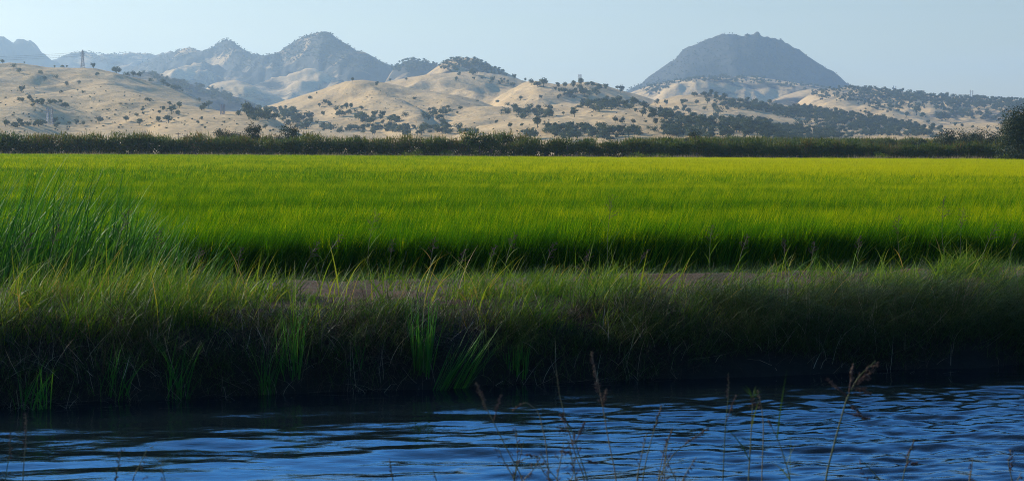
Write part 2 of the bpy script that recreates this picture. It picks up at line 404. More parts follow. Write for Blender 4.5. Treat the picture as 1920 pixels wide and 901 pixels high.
# ------------------------------------------------------------------ hills and mountains
# ridge: crest points (photo px, py), distance(s), front width, back width, profile, scrub amount, relief noise, sheet
RIDGES = [
 ('far_mountain', [(-220,120),(-60,80),(0,68),(10,66),(22,75),(28,79),(35,74),(48,70),(55,72),(60,66),(68,80),(80,97),(100,112),(130,128),(190,150)], 7600, 1000, 800, 1.15, 0.8, 0.16),
 ('far_ridge', [(40,160),(100,112),(120,102),(145,97),(165,95),(200,101),(230,98),(260,99),(290,101),(320,95),(335,100),(400,120),(520,150),(620,180)], 7800, 1300, 900, 1.2, 0.55, 0.14),
 ('peaked_mountain', [(190,185),(235,140),(250,125),(275,113),(310,100),(345,90),(365,91),(385,97),(400,88),(412,78),(420,72),(432,72),(440,79),(455,90),(475,102),(500,103),(520,100),(535,88),(552,75),(570,67),(580,64),(590,60),(605,58),(620,62),(640,77),(660,88),(668,95),(700,108),(735,125),(800,150),(900,195)], [(250,7000),(420,6200),(600,5600),(740,5300)], 1500, 1100, 1.15, 0.62, 0.2),
 ('peaked_mountain', [(380,215),(440,175),(480,157),(520,144),(560,131),(585,117),(620,140),(660,160),(720,190),(780,220)], [(400,4500),(590,5200),(720,4800)], 900, 500, 1.2, 0.42, 0.2),
 ('peaked_mountain', [(220,170),(297,138),(340,125),(387,109),(420,125),(460,150),(520,190)], [(250,5400),(390,5900)], 900, 500, 1.2, 0.45, 0.2),
 ('peaked_mountain', [(340,190),(380,165),(420,150),(445,146),(480,165),(540,190),(600,215)], 4400, 700, 400, 1.3, 0.35, 0.2),
 ('hill', [(690,165),(735,125),(755,113),(772,110),(790,111),(810,118),(830,125),(900,155),(960,185)], 4600, 900, 600, 1.2, 0.55, 0.16),
 ('hill', [(740,185),(780,155),(800,137),(820,125),(835,113),(850,110),(870,107),(890,110),(910,120),(940,133),(965,147),(1000,160),(1060,190)], 3600, 900, 500, 1.3, 0.42, 0.18),
 ('hill', [(170,160),(215,140),(250,137),(275,134),(300,140),(345,152),(380,165),(430,178),(470,190),(510,208),(560,235)], 3400, 800, 500, 1.2, 0.6, 0.16),
 ('hill', [(-300,112),(-100,112),(0,120),(30,118),(50,120),(90,128),(120,128),(165,127),(200,133),(230,140),(260,148),(300,158),(330,168),(370,182),(400,200),(450,228)], 2150, 1000, 500, 1.25, 0.05, 0.2),
 ('hill', [(-100,210),(0,190),(60,180),(130,170),(200,160),(235,165),(280,182),(330,195),(380,205),(440,215),(480,235)], [(0,1500),(200,1850),(450,1500)], 560, 320, 1.5, 0.05, 0.2),
 ('hill', [(250,235),(310,222),(370,214),(420,210),(470,212),(520,222),(560,238)], 1500, 450, 300, 1.6, 0.1, 0.15),
 ('hill', [(430,235),(490,203),(560,182),(600,172),(640,157),(665,152),(690,153),(720,156),(770,168),(820,175),(870,186),(900,192),(960,215),(1000,235)], [(450,2300),(660,2500),(1000,2200)], 1000, 500, 1.3, 0.03, 0.2),
 ('hill', [(600,185),(660,168),(730,153),(790,142),(850,137),(885,135),(930,140),(960,147),(1000,158),(1060,185)], 3000, 900, 500, 1.3, 0.05, 0.2),
 ('hill', [(560,235),(620,205),(665,186),(690,178),(715,178),(745,184),(780,200),(815,222),(840,240)], [(560,1900),(700,2150),(840,1700)], 520, 380, 1.3, 0.03, 0.12),
 ('hill', [(880,205),(940,180),(985,152),(1010,152),(1025,158),(1040,163),(1070,158),(1090,153),(1110,155),(1130,160),(1160,170),(1200,182),(1230,190),(1290,212)], 2700, 900, 500, 1.35, 0.08, 0.18),
 ('hill', [(780,242),(810,225),(840,212),(870,203),(920,199),(960,204),(1000,200),(1060,196),(1120,193),(1180,196),(1230,202),(1300,220)], 2000, 700, 350, 1.5, 0.05, 0.16),
 ('hill', [(840,252),(890,241),(940,230),(1000,224),(1080,218),(1160,215),(1240,218),(1330,225),(1420,238),(1500,250)], 1500, 480, 300, 1.5, 0.05, 0.12),
 ('dome_mountain', [(1100,200),(1150,180),(1180,166),(1200,155),(1230,132),(1260,112),(1280,92),(1300,82),(1330,70),(1345,64),(1360,61),(1375,64),(1390,66),(1396,61),(1400,64),(1409,64),(1413,60),(1418,60),(1422,66),(1440,70),(1455,72),(1475,84),(1500,98),(1525,115),(1540,125),(1556,132),(1570,145),(1585,157),(1620,172),(1700,200)], 6000, 1400, 1200, 1.05, 1.1, 0.07),
 ('hill', [(1120,200),(1150,188),(1185,172),(1220,160),(1260,152),(1300,147),(1340,143),(1380,144),(1420,145),(1460,152),(1500,158),(1560,167),(1640,182),(1720,205)], 4700, 1100, 600, 1.3, 0.42, 0.18),
 ('hill', [(1380,215),(1440,190),(1480,175),(1520,165),(1560,170),(1640,190),(1720,218)], 3900, 700, 400, 1.3, 0.38, 0.18),
 ('hill', [(1460,195),(1540,167),(1600,161),(1650,166),(1700,172),(1740,177),(1800,181),(1860,185),(1920,188),(2100,192),(2300,200)], 3600, 1500, 600, 1.2, 0.40, 0.2),
 ('hill', [(1160,215),(1230,190),(1270,180),(1310,176),(1340,178),(1400,190),(1440,197),(1500,202),(1560,208),(1630,217),(1700,230),(1770,244),(1830,258)], 2500, 800, 450, 1.4, 0.30, 0.16),
 ('hill', [(1320,250),(1380,228),(1440,233),(1500,241),(1560,250),(1620,260)], 1800, 500, 300, 1.4, 0.28, 0.14),
 ('hill', [(1560,262),(1640,250),(1720,240),(1800,234),(1880,232),(1960,230),(2200,225)], 2300, 800, 400, 1.4, 0.08, 0.14),
]
SHEETS = ['hill', 'peaked_mountain', 'dome_mountain', 'far_mountain', 'far_ridge']

EXT = 70
GX = np.arange(-700.0, 2700.0, 2.0)
def _smooth(y, sig):
    k = np.exp(-0.5 * (np.arange(-3 * sig, 3 * sig + 1, 2.0) / sig) ** 2); k /= k.sum()
    return np.convolve(np.pad(y, len(k) // 2, mode='edge'), k, 'valid')[:len(y)]
CREST = []
for _r in RIDGES:                              # crest height and distance along each ridge
    _P = np.array(_r[1], float)
    _c = np.interp(GX, _P[:, 0], _P[:, 1])
    if _r[0] == 'hill': _c = _smooth(_c, 10)
    if _r[0] == 'peaked_mountain' and _r[3] < 1000: _c = _smooth(_c, 16)
    _d = np.interp(GX, [a for a, _ in _r[2]], [q for _, q in _r[2]]) if isinstance(_r[2], list) else np.full(GX.shape, float(_r[2]))
    CREST.append((_c, _smooth(_d, 70), _smooth(_c, 18)))

def terr(X, Y, full=False):
    X = np.asarray(X, float); Y = np.asarray(Y, float)
    px = CX + FPX * X / Y
    px0 = px; sway = 26 * perlin(Y / 420, X / 900, 91) + 12 * perlin(Y / 170, X / 300, 92)
    base = 0.2 + np.clip(Y - 750, 0, None) * 0.0085 + np.clip((Y - 750) / 600, 0, 1) * 3.0 * fbm(X / 260, Y / 320, 3, 3)
    base = np.where(Y > 3000, base - (Y - 3000) * 0.006, base)
    n1 = fbm(X / 230, Y / 520, 4, 11); n2 = ridged(X / 330, Y / 800, 4, 23) - 0.6
    fine = fbm(X / 45, Y / 60, 3, 41)
    warp = fbm(X / 600, Y / 9000, 2, 57)
    tot = base.copy(); win = np.zeros(tot.shape, int); scr = np.full(tot.shape, 0.02)
    for i, (sheet, pts, D, wf, wb, p, sc, amp) in enumerate(RIDGES):
        P = np.array(pts, float)
        on = (px > P[0, 0] - EXT) & (px < P[-1, 0] + EXT)
        cy_, dd_, cs_ = CREST[i]
        DD = np.interp(px, GX, dd_)
        px = px0 + (sway if sheet == 'hill' or wf < 1000 else 0.5 * sway) * np.clip(np.abs(DD - Y) / 250 - 0.15, 0, 1)
        DD = DD * (1 + 0.035 * warp)
        jag = np.exp(-np.abs(DD - Y) / 90.0)
        zc = zpix(px, np.interp(px, GX, cy_) * jag + np.interp(px, GX, cs_) * (1 - jag), DD)
        rough = {'dome_mountain': 5.0, 'far_mountain': 6.0, 'peaked_mountain': 4.0, 'far_ridge': 4.0}.get(sheet, 0.7)
        zc = zc + fine * rough * 0.6
        e = np.clip(np.minimum(px - P[0, 0] + EXT, P[-1, 0] + EXT - px) / 130.0, 0, 1); e = e * e * (3 - 2 * e)
        zc = base - 2 + (zc - base + 2) * e
        t = np.where(Y < DD, (DD - Y) / wf, (Y - DD) / wb)
        t = np.clip(t, 0, 1)
        if p > 1.25: g = 0.5 + 0.5 * np.cos(np.pi * t ** 0.9)         # rolling hill
        else: g = (1 - t) ** p * (1 - 0.25 * t)                        # steep butte
        rel = np.clip(zc - base, 0, None)
        mid = 4 * g * (1 - g)
        h = base + (zc - base) * g + (1.2 if sheet == 'hill' else 1.3) * amp * rel * mid * (0.6 * n1 + 0.55 * n2)
        h = np.where(on & (zc > base), h, -1e3)
        upd = h > tot
        k = np.clip(rel * 0.03, 0.3, 8)
        sm = np.where(h > -500, np.maximum(tot, h) + np.clip(k - np.abs(tot - h), 0, None) ** 2 / (4 * k), tot)
        tot = np.where(mid > 0.02, sm, np.maximum(tot, h))
        win = np.where(upd, i + 1, win); scr = np.where(upd, sc, scr)
    tot = tot + (fine * 0.9 + 0.55 * fbm(X / 17, Y / 60, 3, 43)) * np.clip((Y - 700) / 800, 0, 1)
    return (tot, win, scr) if full else tot

def build_hills():
    NA, NR = 1100, 560
    a = np.linspace(-0.40, 0.40, NA); yy = np.exp(np.linspace(math.log(560), math.log(10200), NR))
    Y, A = np.meshgrid(yy, a, indexing='ij'); X = A * Y
    Z, W, S = terr(X, Y, True)
    V = np.stack([X, Y, Z], -1).reshape(-1, 3)
    i = np.arange(NR - 1)[:, None] * NA + np.arange(NA - 1)[None]
    F = np.stack([i, i + 1, i + NA + 1, i + NA], -1).reshape(-1, 4)
    sh = np.array([0] + [SHEETS.index(r[0]) for r in RIDGES])[W].ravel()
    fs = sh[F].max(1)
    sc = S.ravel()
    for k, nm in enumerate(SHEETS):
        f = F[fs == k]
        if not len(f): continue
        u, inv = np.unique(f, return_inverse=True)
        me = mk_mesh(nm, V[u], inv.reshape(-1, 4), M['hill'], {'scrub': sc[u]}, True)
        tag(link(nm, me), kind='structure')
build_hills()

_cache = {}
def hit(px, py, far=1e9):
    for k in range(12):
        p = hit0(px, py + 0.7 * k)
        if p is not None and p[1] <= far: return p
    return None
def hit0(px, py):
    """first point of the hills behind a photo pixel"""
    d = ray(px, py)
    ys = np.exp(np.linspace(math.log(760), math.log(9800), 900))
    key = round(px)
    if key not in _cache: _cache[key] = terr(ray(key, 200).x * ys, ys)
    z = _cache[key]; zr = CAM_Z + d.z * ys
    ok = np.nonzero(z >= zr)[0]
    if not len(ok): return None
    y = ys[ok[0]]
    X = d.x * y
    return np.array((X, y, float(terr(np.array([X]), np.array([y]))[0])))

# ------------------------------------------------------------------ canal, bank, ground
TH = R(17.0)
E = np.array((math.cos(TH), math.sin(TH))); NV = np.array((-math.sin(TH), math.cos(TH))); P0 = np.array((0.0, 21.8))
def st(s, t):
    s = np.asarray(s, float); t = np.asarray(t, float)
    return P0[0] + s * E[0] + t * NV[0], P0[1] + s * E[1] + t * NV[1]
def to_st(X, Y):
    return (X - P0[0]) * E[0] + (Y - P0[1]) * E[1], (X - P0[0]) * NV[0] + (Y - P0[1]) * NV[1]
PT = [-300, -22, -18, -16.2, -15.2, -14.2, -12, -7, -2, -0.4, 0, 0.2, 0.8, 1.5, 2.4, 4.2, 7.5, 9.0, 10.5, 13.5, 4000]
PZ = [1.7, 1.6, 1.45, 1.0, 0.4, -0.2, -0.9, -1.1, -0.9, -0.3, 0.0, 0.30, 0.64, 0.83, 0.87, 0.86, 0.82, 0.60, 0.40, 0.38, 0.38]
def gz(s, t):
    s = np.asarray(s, float); t = np.asarray(t, float)
    wob = 0.22 * fbm(s / 2.6, s * 0 + 3.1, 3, 5) * np.exp(-((t - 0.5) / 2.5) ** 2)
    z = np.interp(t + wob, PT, PZ)
    amp = np.interp(t, [-16, -14, -0.2, 0.4, 2, 9, 13, 20], [0.1, 0.0, 0.0, 0.07, 0.09, 0.07, 0.02, 0.01])
    return z + amp * fbm(s / 1.3, t / 1.1, 4, 9)
def gpt(s, t):
    X, Y = st(s, t)
    return np.stack([X, Y, gz(s, t)], -1)

def build_ground():
    t = np.concatenate([np.linspace(-300, -24, 8), np.linspace(-22, -0.6, 40), np.linspace(-0.45, 14, 100), np.array([16, 20, 30, 45, 70, 110, 170, 230, 300, 420, 600, 900, 1400, 2400, 3800])])
    s = np.concatenate([np.array([-2600, -1500, -800, -500, -300, -160, -90, -50, -30]), np.linspace(-22, 24, 230), np.array([32, 55, 90, 160, 300, 500, 800, 1500, 2600])])
    T, S = np.meshgrid(t, s, indexing='ij')
    X, Y = st(S, T); Z = gz(S, T)
    Z = np.where(Y > 620, -0.5, Z)
    V = np.stack([X, Y, Z], -1).reshape(-1, 3)
    n = len(s); i = np.arange(len(t) - 1)[:, None] * n + np.arange(n - 1)[None]
    F = np.stack([i, i + 1, i + n + 1, i + n], -1).reshape(-1, 4)
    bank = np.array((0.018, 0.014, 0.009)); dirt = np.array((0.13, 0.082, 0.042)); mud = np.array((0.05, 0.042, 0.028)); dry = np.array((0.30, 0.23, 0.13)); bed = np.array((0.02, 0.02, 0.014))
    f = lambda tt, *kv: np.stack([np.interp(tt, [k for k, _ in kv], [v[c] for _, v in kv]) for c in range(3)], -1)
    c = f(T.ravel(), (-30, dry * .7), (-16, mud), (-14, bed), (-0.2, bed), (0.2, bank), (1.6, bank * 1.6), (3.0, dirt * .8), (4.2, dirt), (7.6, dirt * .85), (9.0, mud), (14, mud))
    yy = Y.ravel()
    c = np.where((yy > 304)[:, None], dry, c)
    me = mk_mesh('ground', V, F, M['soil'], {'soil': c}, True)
    tag(link('ground', me), kind='structure')
build_ground()

def build_water():
    s = np.concatenate([[-400, -150, -70, -35], np.linspace(-20, 24, 900), [40, 80, 160, 400]])
    t = np.linspace(-15.6, 0.6, 420)
    T, S = np.meshgrid(t, s, indexing='ij')
    X, Y = st(S, T)
    def wv(lx, ly, rot, seed, o=2):
        c, q = math.cos(rot), math.sin(rot)
        return perlin((X * c + Y * q) / lx, (-X * q + Y * c) / ly, seed) + 0.5 * perlin((X * c + Y * q) / lx * 2.1, (-X * q + Y * c) / ly * 2.1, seed + 9)
    right = np.clip((X + 3.0) / 7.0, 0.25, 1.0)          # breezier towards the right, stiller under the left bank
    calm = np.clip(-(T + 0.2) / 2.5, 0.10, 1)
    Z = calm * (0.034 * (1.15 - 0.65 * right) * wv(2.4, 0.9, 0.12, 3) + 0.030 * right * wv(1.15, 0.44, -0.10, 7) + 0.017 * right ** 1.2 * wv(0.5, 0.20, 0.3, 21))
    V = np.stack([X, Y, Z], -1).reshape(-1, 3)
    n = len(s); i = np.arange(len(t) - 1)[:, None] * n + np.arange(n - 1)[None]
    F = np.stack([i, i + 1, i + n + 1, i + n], -1).reshape(-1, 4)
    tag(link('water', mk_mesh('water', V, F, M['water'], None, True)), kind='structure')
build_water()

# ------------------------------------------------------------------ haze
def build_haze():
    m, n, l, out = new_mat('haze_air')
    v = n.new('ShaderNodeVolumePrincipled')
    v.inputs['Color'].default_value = (0.58, 0.81, 0.95, 1)
    v.inputs['Density'].default_value = 1.05e-4
    v.inputs['Anisotropy'].default_value = 0.30
    l.new(v.outputs[0], out.inputs['Volume'])
    x, y0, y1, z0, z1 = 5200, -420, 10800, -180, 545
    V = [(a, b, c) for c in (z0, z1) for b in (y0, y1) for a in (-x, x)]
    F = [(0, 2, 3, 1), (4, 5, 7, 6), (0, 1, 5, 4), (2, 6, 7, 3), (0, 4, 6, 2), (1, 3, 7, 5)]
    tag(link('haze', mk_mesh('haze', V, F, m)), kind='stuff')
build_haze()

#==VEGETATION==
def scatter(name, P, rot, scl, idx, itint, protos, tmats=None):
    """one 'stuff' object: its points carry instances of a few small meshes"""
    me = bpy.data.meshes.new(name)
    P = np.asarray(P, np.float32); N = len(P)
    me.vertices.add(N); me.vertices.foreach_set('co', P.ravel())
    a = me.attributes.new('rot', 'FLOAT_VECTOR', 'POINT'); a.data.foreach_set('vector', np.asarray(rot, np.float32).ravel())
    a = me.attributes.new('scl', 'FLOAT_VECTOR', 'POINT'); a.data.foreach_set('vector', np.asarray(scl, np.float32).ravel())
    a = me.attributes.new('idx', 'INT', 'POINT'); a.data.foreach_set('value', np.asarray(idx, np.int32))
    a = me.attributes.new('itint', 'FLOAT', 'POINT'); a.data.foreach_set('value', np.asarray(itint, np.float32))
    o = link(name, me)
    c = bpy.data.collections.new(name + '_sources')
    for k, pm in enumerate(protos):
        c.objects.link(bpy.data.objects.new('%s_source_%02d' % (name, k), pm))
    ng = bpy.data.node_groups.new(name + '_scatter', 'GeometryNodeTree')
    ng.interface.new_socket('Geometry', in_out='INPUT', socket_type='NodeSocketGeometry')
    ng.interface.new_socket('Geometry', in_out='OUTPUT', socket_type='NodeSocketGeometry')
    n, l = ng.nodes, ng.links
    gi, go = n.new('NodeGroupInput'), n.new('NodeGroupOutput')
    ip = n.new('GeometryNodeInstanceOnPoints'); ci = n.new('GeometryNodeCollectionInfo')
    ci.inputs['Collection'].default_value = c
    ci.inputs['Separate Children'].default_value = True; ci.inputs['Reset Children'].default_value = True
    def na(nm, ty):
        x = n.new('GeometryNodeInputNamedAttribute'); x.data_type = ty; x.inputs['Name'].default_value = nm; return x.outputs['Attribute']
    l.new(gi.outputs[0], ip.inputs['Points']); l.new(ci.outputs[0], ip.inputs['Instance'])
    ip.inputs['Pick Instance'].default_value = True
    l.new(na('idx', 'INT'), ip.inputs['Instance Index'])
    er = n.new('FunctionNodeEulerToRotation'); l.new(na('rot', 'FLOAT_VECTOR'), er.inputs[0]); l.new(er.outputs[0], ip.inputs['Rotation'])
    l.new(na('scl', 'FLOAT_VECTOR'), ip.inputs['Scale'])
    l.new(ip.outputs[0], go.inputs[0])
    md = o.modifiers.new('scatter', 'NODES'); md.node_group = ng
    return tag(o, kind='stuff')

# ------------------------------------------------------------------ rice
def build_rice():
    rg = np.random.default_rng(21)
    pro = []
    for k in range(8):
        far = k >= 4
        n, rad, w = (32, 0.30, 0.021) if not far else (75, 0.95, 0.046)
        a = rg.uniform(0, 2 * np.pi, n); r = rad * np.sqrt(rg.random(n))
        B = np.stack([r * np.cos(a), r * np.sin(a), np.zeros(n)], 1)
        L = rg.uniform(0.82, 1.12, n)
        g = Geo(); g.add(*blades(B, L, rg.normal(0.1, 1.1, n), rg.uniform(0.02, 0.3, n), rg.gamma(2.2, 0.21, n), w * rg.uniform(0.7, 1.3, n), 4, np.clip(rg.normal(0.40, 0.26, n), 0, 1), rg=rg))
        pro.append(g.mesh('rice_tuft', M['rice']))
    def pts(y0, y1, dens):
        n = int(dens * 0.72 * (y1 * y1 - y0 * y0) / 2)
        Y = np.sqrt(rg.uniform(y0 * y0, y1 * y1, n)); X = rg.uniform(-0.36, 0.36, n) * Y
        return X, Y
    X1, Y1 = pts(30, 95, 8.5); X2, Y2 = pts(95, 305, 1.5)
    ne = 4200; es = rg.uniform(-24, 28, ne); et = rg.uniform(13.0, 16.2, ne); X3, Y3 = st(es, et)      # dense margin rows
    X = np.concatenate([X1, X2, X3]); Y = np.concatenate([Y1, Y2, Y3]); far = np.concatenate([np.zeros(len(X1)), np.ones(len(X2)), np.zeros(ne)])
    s, t = to_st(X, Y)
    edge = 13.2 + 0.35 * fbm(s / 1.5, s * 0, 3, 77)
    gap = 129 - X * 0.16 + 2.5 * fbm(X / 30, X * 0, 2, 13)
    gap2 = 216 - X * 0.05 + 3 * fbm(X / 40, X * 0 + 5, 2, 14)
    keep = (t > edge) & (np.abs(Y - gap) > 1.6) & (np.abs(Y - gap2) > 0.9)
    X, Y, far, s, t, gap = [v[keep] for v in (X, Y, far, s, t, gap)]
    N = len(X)
    hv = fbm(X / 60, Y / 8, 3, 31); cv = fbm(X / 110, Y / 11, 4, 37, 0.65)
    scl = 0.95 + 0.12 * hv + rg.normal(0, 0.075, N)
    cl = fbm(X / 0.55, Y / 1.3, 2, 53) + 0.8 * fbm(X / 2.2, Y / 3.5, 2, 54)
    scl = (scl + 0.10 * cl) * np.where(np.abs(Y - gap) < 3, 0.86, 1)
    it = 0.08 + 0.24 * cv + rg.normal(0, 0.15, N) + np.where(Y > gap, 0.14 + 0.42 * np.clip((X + 20) / 60, 0, 1), 0) + 0.06 * np.clip(X / 15, -1, 1) - 0.22 * np.clip(1 - (t - 13) / 3, 0, 1)  # last term darkens the front rows: shade of the rice face put into the tint
    it += np.clip((Y - 62) / 85, -0.34, 0.28) * 0.36 + 0.17 * cl
    Z = np.where(Y > gap, 0.53, 0.38)
    rot = np.stack([rg.normal(0, 0.05, N), rg.normal(0.07, 0.06, N), rg.uniform(-0.7, 0.7, N)], 1)
    idx = np.where(far > 0, 4 + rg.integers(0, 4, N), rg.integers(0, 4, N))
    S3 = np.stack([scl, scl, scl], 1); S3[:, 0] *= np.where(rg.random(N) < 0.5, -1, 1) * 0 + 1
    scatter('rice_crop', np.stack([X, Y, Z], 1), rot, S3, idx, it, pro)
build_rice()

# ------------------------------------------------------------------ grasses of the bank
def patch_pts(n, s0, s1, t0, t1, rg, dens=None):
    s = rg.uniform(s0, s1, n); t = rg.uniform(t0, t1, n)
    if dens is not None:
        k = rg.random(n) < dens(s, t); s, t = s[k], t[k]
    return s, t
def build_grass():
    rg = np.random.default_rng(33)
    clump = lambda s, t: np.clip(0.5 + 0.9 * fbm(s / 1.2, t / 0.7, 3, 61), 0.03, 1)
    g = Geo()
    # crest of the berm facing the canal
    left = lambda s: np.clip((-s - 2.0) / 3.0, 0, 1)
    bare = lambda s: np.clip(1.5 - 1.5 * np.min([np.abs(s - c) / h for c, h in ((-1.7, 2.0), (5.6, 2.9), (10.9, 1.8), (-6.6, 1.0))], axis=0), 0, 1)
    s, t = patch_pts(95000, -16, 18, 0.8, 4.6, rg, lambda s, t: np.clip(0.40 + 1.9 * fbm(s / 1.2, t / 0.6, 3, 61) + .3 * left(s), 0.02, 1) * np.interp(t, [0.8, 1.4, 2.6, 4.6], [0.6, 1, 0.8, 0.25]))
    B = gpt(s, t); n = len(s)
    hh = np.clip(0.62 + 1.5 * fbm(s / 1.1, t / 0.8, 3, 67), 0.2, 2.1)
    g.add(*blades(B, rg.uniform(0.16, 0.50, n) * hh * (1 + 0.8 * left(s)) * (1 - 0.72 * bare(s - 0.4) * np.clip((t - 1.0) / 0.8, 0, 1)), rg.normal(0.0, 1.3, n), rg.uniform(0.05, 0.6, n), rg.uniform(0.2, 1.5, n), rg.uniform(0.007, 0.015, n), 3, np.clip(rg.normal(0.47, 0.27, n), 0, 1), rg=rg))
    # thin cover on the track
    s, t = patch_pts(26000, -18, 20, 4.2, 8.6, rg, lambda s, t: np.clip(0.16 + 0.8 * fbm(s / 2.2, t / 0.9, 3, 71) + 0.7 * left(s) * (t < 7), 0.05, 1) * (1 - 0.45 * bare(s)))
    B = gpt(s, t); n = len(s)
    g.add(*blades(B, rg.uniform(0.05, 0.22, n) * (1 + 1.0 * left(s)), rg.normal(0.1, 1.4, n), rg.uniform(0.1, 0.9, n), rg.uniform(0.2, 1.2, n), rg.uniform(0.006, 0.010, n), 2, np.clip(rg.normal(0.5, 0.25, n), 0, 1), rg=rg))
    s, t = patch_pts(30000, -18, 20, 3.6, 8.0, rg, lambda s, t: (1 - bare(s + 0.2 * (t - 5))) * np.clip(0.5 + 1.2 * fbm(s / 0.9 + 7, t / 0.9, 3, 73), 0.03, 1))
    B = gpt(s, t); n = len(s)
    g.add(*blades(B, rg.uniform(0.10, 0.36, n) * np.clip(0.8 + 1.3 * fbm(s / 0.8, t / 0.8, 2, 74), 0.3, 1.8) * (1 + 0.5 * left(s)), rg.normal(0.1, 1.3, n), rg.uniform(0.05, 0.7, n), rg.uniform(0.2, 1.4, n), rg.uniform(0.008, 0.015, n), 3, np.clip(rg.normal(0.52, 0.27, n), 0, 1), rg=rg))
    # taller loose blades
    s, t = patch_pts(10500, -16, 18, 1.6, 7.5, rg, lambda s, t: np.clip(0.25 + 1.1 * fbm(s / 1.4 + 9, t / 0.9, 3, 62), 0.01, 1) * (0.25 + 0.75 * left(s)) * (0.3 + 0.7 * (t < 5)) * (1 - 0.85 * bare(s)))
    B = gpt(s, t); n = len(s)
    g.add(*blades(B, rg.uniform(0.45, 1.0, n) * (1 + 0.25 * left(s)), rg.normal(0.1, 1.0, n), rg.uniform(0.05, 0.5, n), rg.uniform(0.1, 1.3, n), rg.uniform(0.010, 0.020, n), 5, np.clip(rg.normal(0.68, 0.2, n), 0, 1), rg=rg))
    # broad arching blades standing clear of the rest
    s, t = patch_pts(2600, -16, 18, 1.3, 4.6, rg, lambda s, t: np.clip(0.0 + 1.5 * fbm(s / 0.9 + 31, t / 0.8, 2, 64) + 0.25 * left(s), 0, 1))
    B = gpt(s, t); n = len(s)
    g.add(*blades(B, rg.uniform(0.5, 1.05, n), rg.normal(0.1, 1.0, n) + np.pi * (rg.random(n) < .25), rg.uniform(0.1, 0.7, n), rg.uniform(0.4, 1.5, n), rg.uniform(0.018, 0.032, n), 6, np.clip(rg.normal(0.78, 0.14, n), 0, 1), rg=rg))
    tag(link('grass', g.mesh('grass', M['berm'])), kind='stuff')
    # the dark green grass strip between track and rice
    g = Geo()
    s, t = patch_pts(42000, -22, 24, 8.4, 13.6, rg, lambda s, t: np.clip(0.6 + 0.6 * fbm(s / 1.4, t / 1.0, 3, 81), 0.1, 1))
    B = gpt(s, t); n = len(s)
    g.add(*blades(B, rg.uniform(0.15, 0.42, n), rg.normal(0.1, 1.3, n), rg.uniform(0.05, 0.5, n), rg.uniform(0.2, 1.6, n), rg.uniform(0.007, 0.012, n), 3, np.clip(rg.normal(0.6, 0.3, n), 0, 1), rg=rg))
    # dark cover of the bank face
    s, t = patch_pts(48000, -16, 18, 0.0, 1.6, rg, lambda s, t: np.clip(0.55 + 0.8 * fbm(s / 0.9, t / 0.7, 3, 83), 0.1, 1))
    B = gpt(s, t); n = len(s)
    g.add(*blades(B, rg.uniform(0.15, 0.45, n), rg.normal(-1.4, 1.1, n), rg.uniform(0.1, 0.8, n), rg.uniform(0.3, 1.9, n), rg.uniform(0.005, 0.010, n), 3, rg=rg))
    # long grass hanging over the water on the right
    s, t = patch_pts(24000, 2.0, 17, 0.2, 2.3, rg, lambda s, t: np.clip(np.clip((s - 2) / 2.5, 0, 1) * (0.7 + 0.9 * fbm(s / 1.1, t / 0.9, 2, 85)), 0.02, 1))
    B = gpt(s, t); n = len(s)
    g.add(*blades(B, rg.uniform(0.6, 1.35, n), rg.normal(TH - np.pi / 2 + 0.35, 0.6, n), rg.uniform(0.2, 0.8, n), rg.uniform(1.2, 2.3, n), rg.uniform(0.004, 0.007, n), 6, rg=rg))
    s, t = patch_pts(11000, 1.0, 18, 0.02, 0.7, rg, lambda s, t: np.clip(0.45 + 1.2 * fbm(s / 0.8, t / 0.5, 2, 88), 0.05, 1))
    B = gpt(s, t); n = len(s)
    g.add(*blades(B, rg.uniform(0.25, 0.7, n), rg.normal(TH - np.pi / 2 + 0.3, 0.8, n), rg.uniform(0.2, 0.9, n), rg.uniform(0.8, 2.0, n), rg.uniform(0.004, 0.008, n), 5, rg=rg))
    s, t = patch_pts(26000, -16, 18, 0.3, 1.9, rg, lambda s, t: np.clip(-0.1 + 2.2 * fbm(s / 0.9 + 4, t / 1.2, 2, 86), 0.0, 1))
    B = gpt(s, t); n = len(s)
    g.add(*blades(B, rg.uniform(0.35, 0.8, n), rg.normal(TH - np.pi / 2 + 0.2, 0.8, n), rg.uniform(0.1, 0.7, n), rg.uniform(0.8, 2.1, n), rg.uniform(0.005, 0.010, n), 5, np.clip(rg.normal(.6, .3, n), 0, 1), rg=rg))
    tag(link('bank_grass', g.mesh('bank_grass', M['bankgrass'])), kind='stuff')
    # dead straw: tangles near the water, mats on the edge
    g = Geo()
    s, t = patch_pts(30000, -16, 18, -0.12, 1.7, rg, lambda s, t: np.clip(0.35 + 0.9 * fbm(s / 1.3, t / 0.9, 3, 91) + 0.3 * (s < -1) + 0.25 * (t < 0.7), 0.05, 1))
    B = gpt(s, t); n = len(s)
    g.add(*blades(B, rg.uniform(0.2, 0.75, n), rg.uniform(-np.pi, np.pi, n), rg.uniform(0.1, 1.5, n), rg.uniform(-0.4, 1.8, n), rg.uniform(0.004, 0.010, n), 4, np.clip(rg.gamma(2, 0.22, n), 0, 1), rg=rg))
    s, t = patch_pts(15000, -16, 18, 1.0, 2.6, rg, lambda s, t: np.clip(0.3 + 1.0 * fbm(s / 1.7, t / 0.9, 3, 93), 0.03, 1))
    B = gpt(s, t); n = len(s)
    g.add(*blades(B, rg.uniform(0.1, 0.32, n), rg.normal(-1.2, 1.0, n), rg.uniform(0.1, 0.9, n), rg.uniform(0.2, 1.2, n), rg.uniform(0.004, 0.007, n), 3, np.clip(rg.normal(0.22, 0.2, n), 0, 1), rg=rg))
    s, t = patch_pts(13000, -18, 20, 3.6, 8.5, rg)
    B = gpt(s, t); B[:, 2] += 0.01; n = len(s)
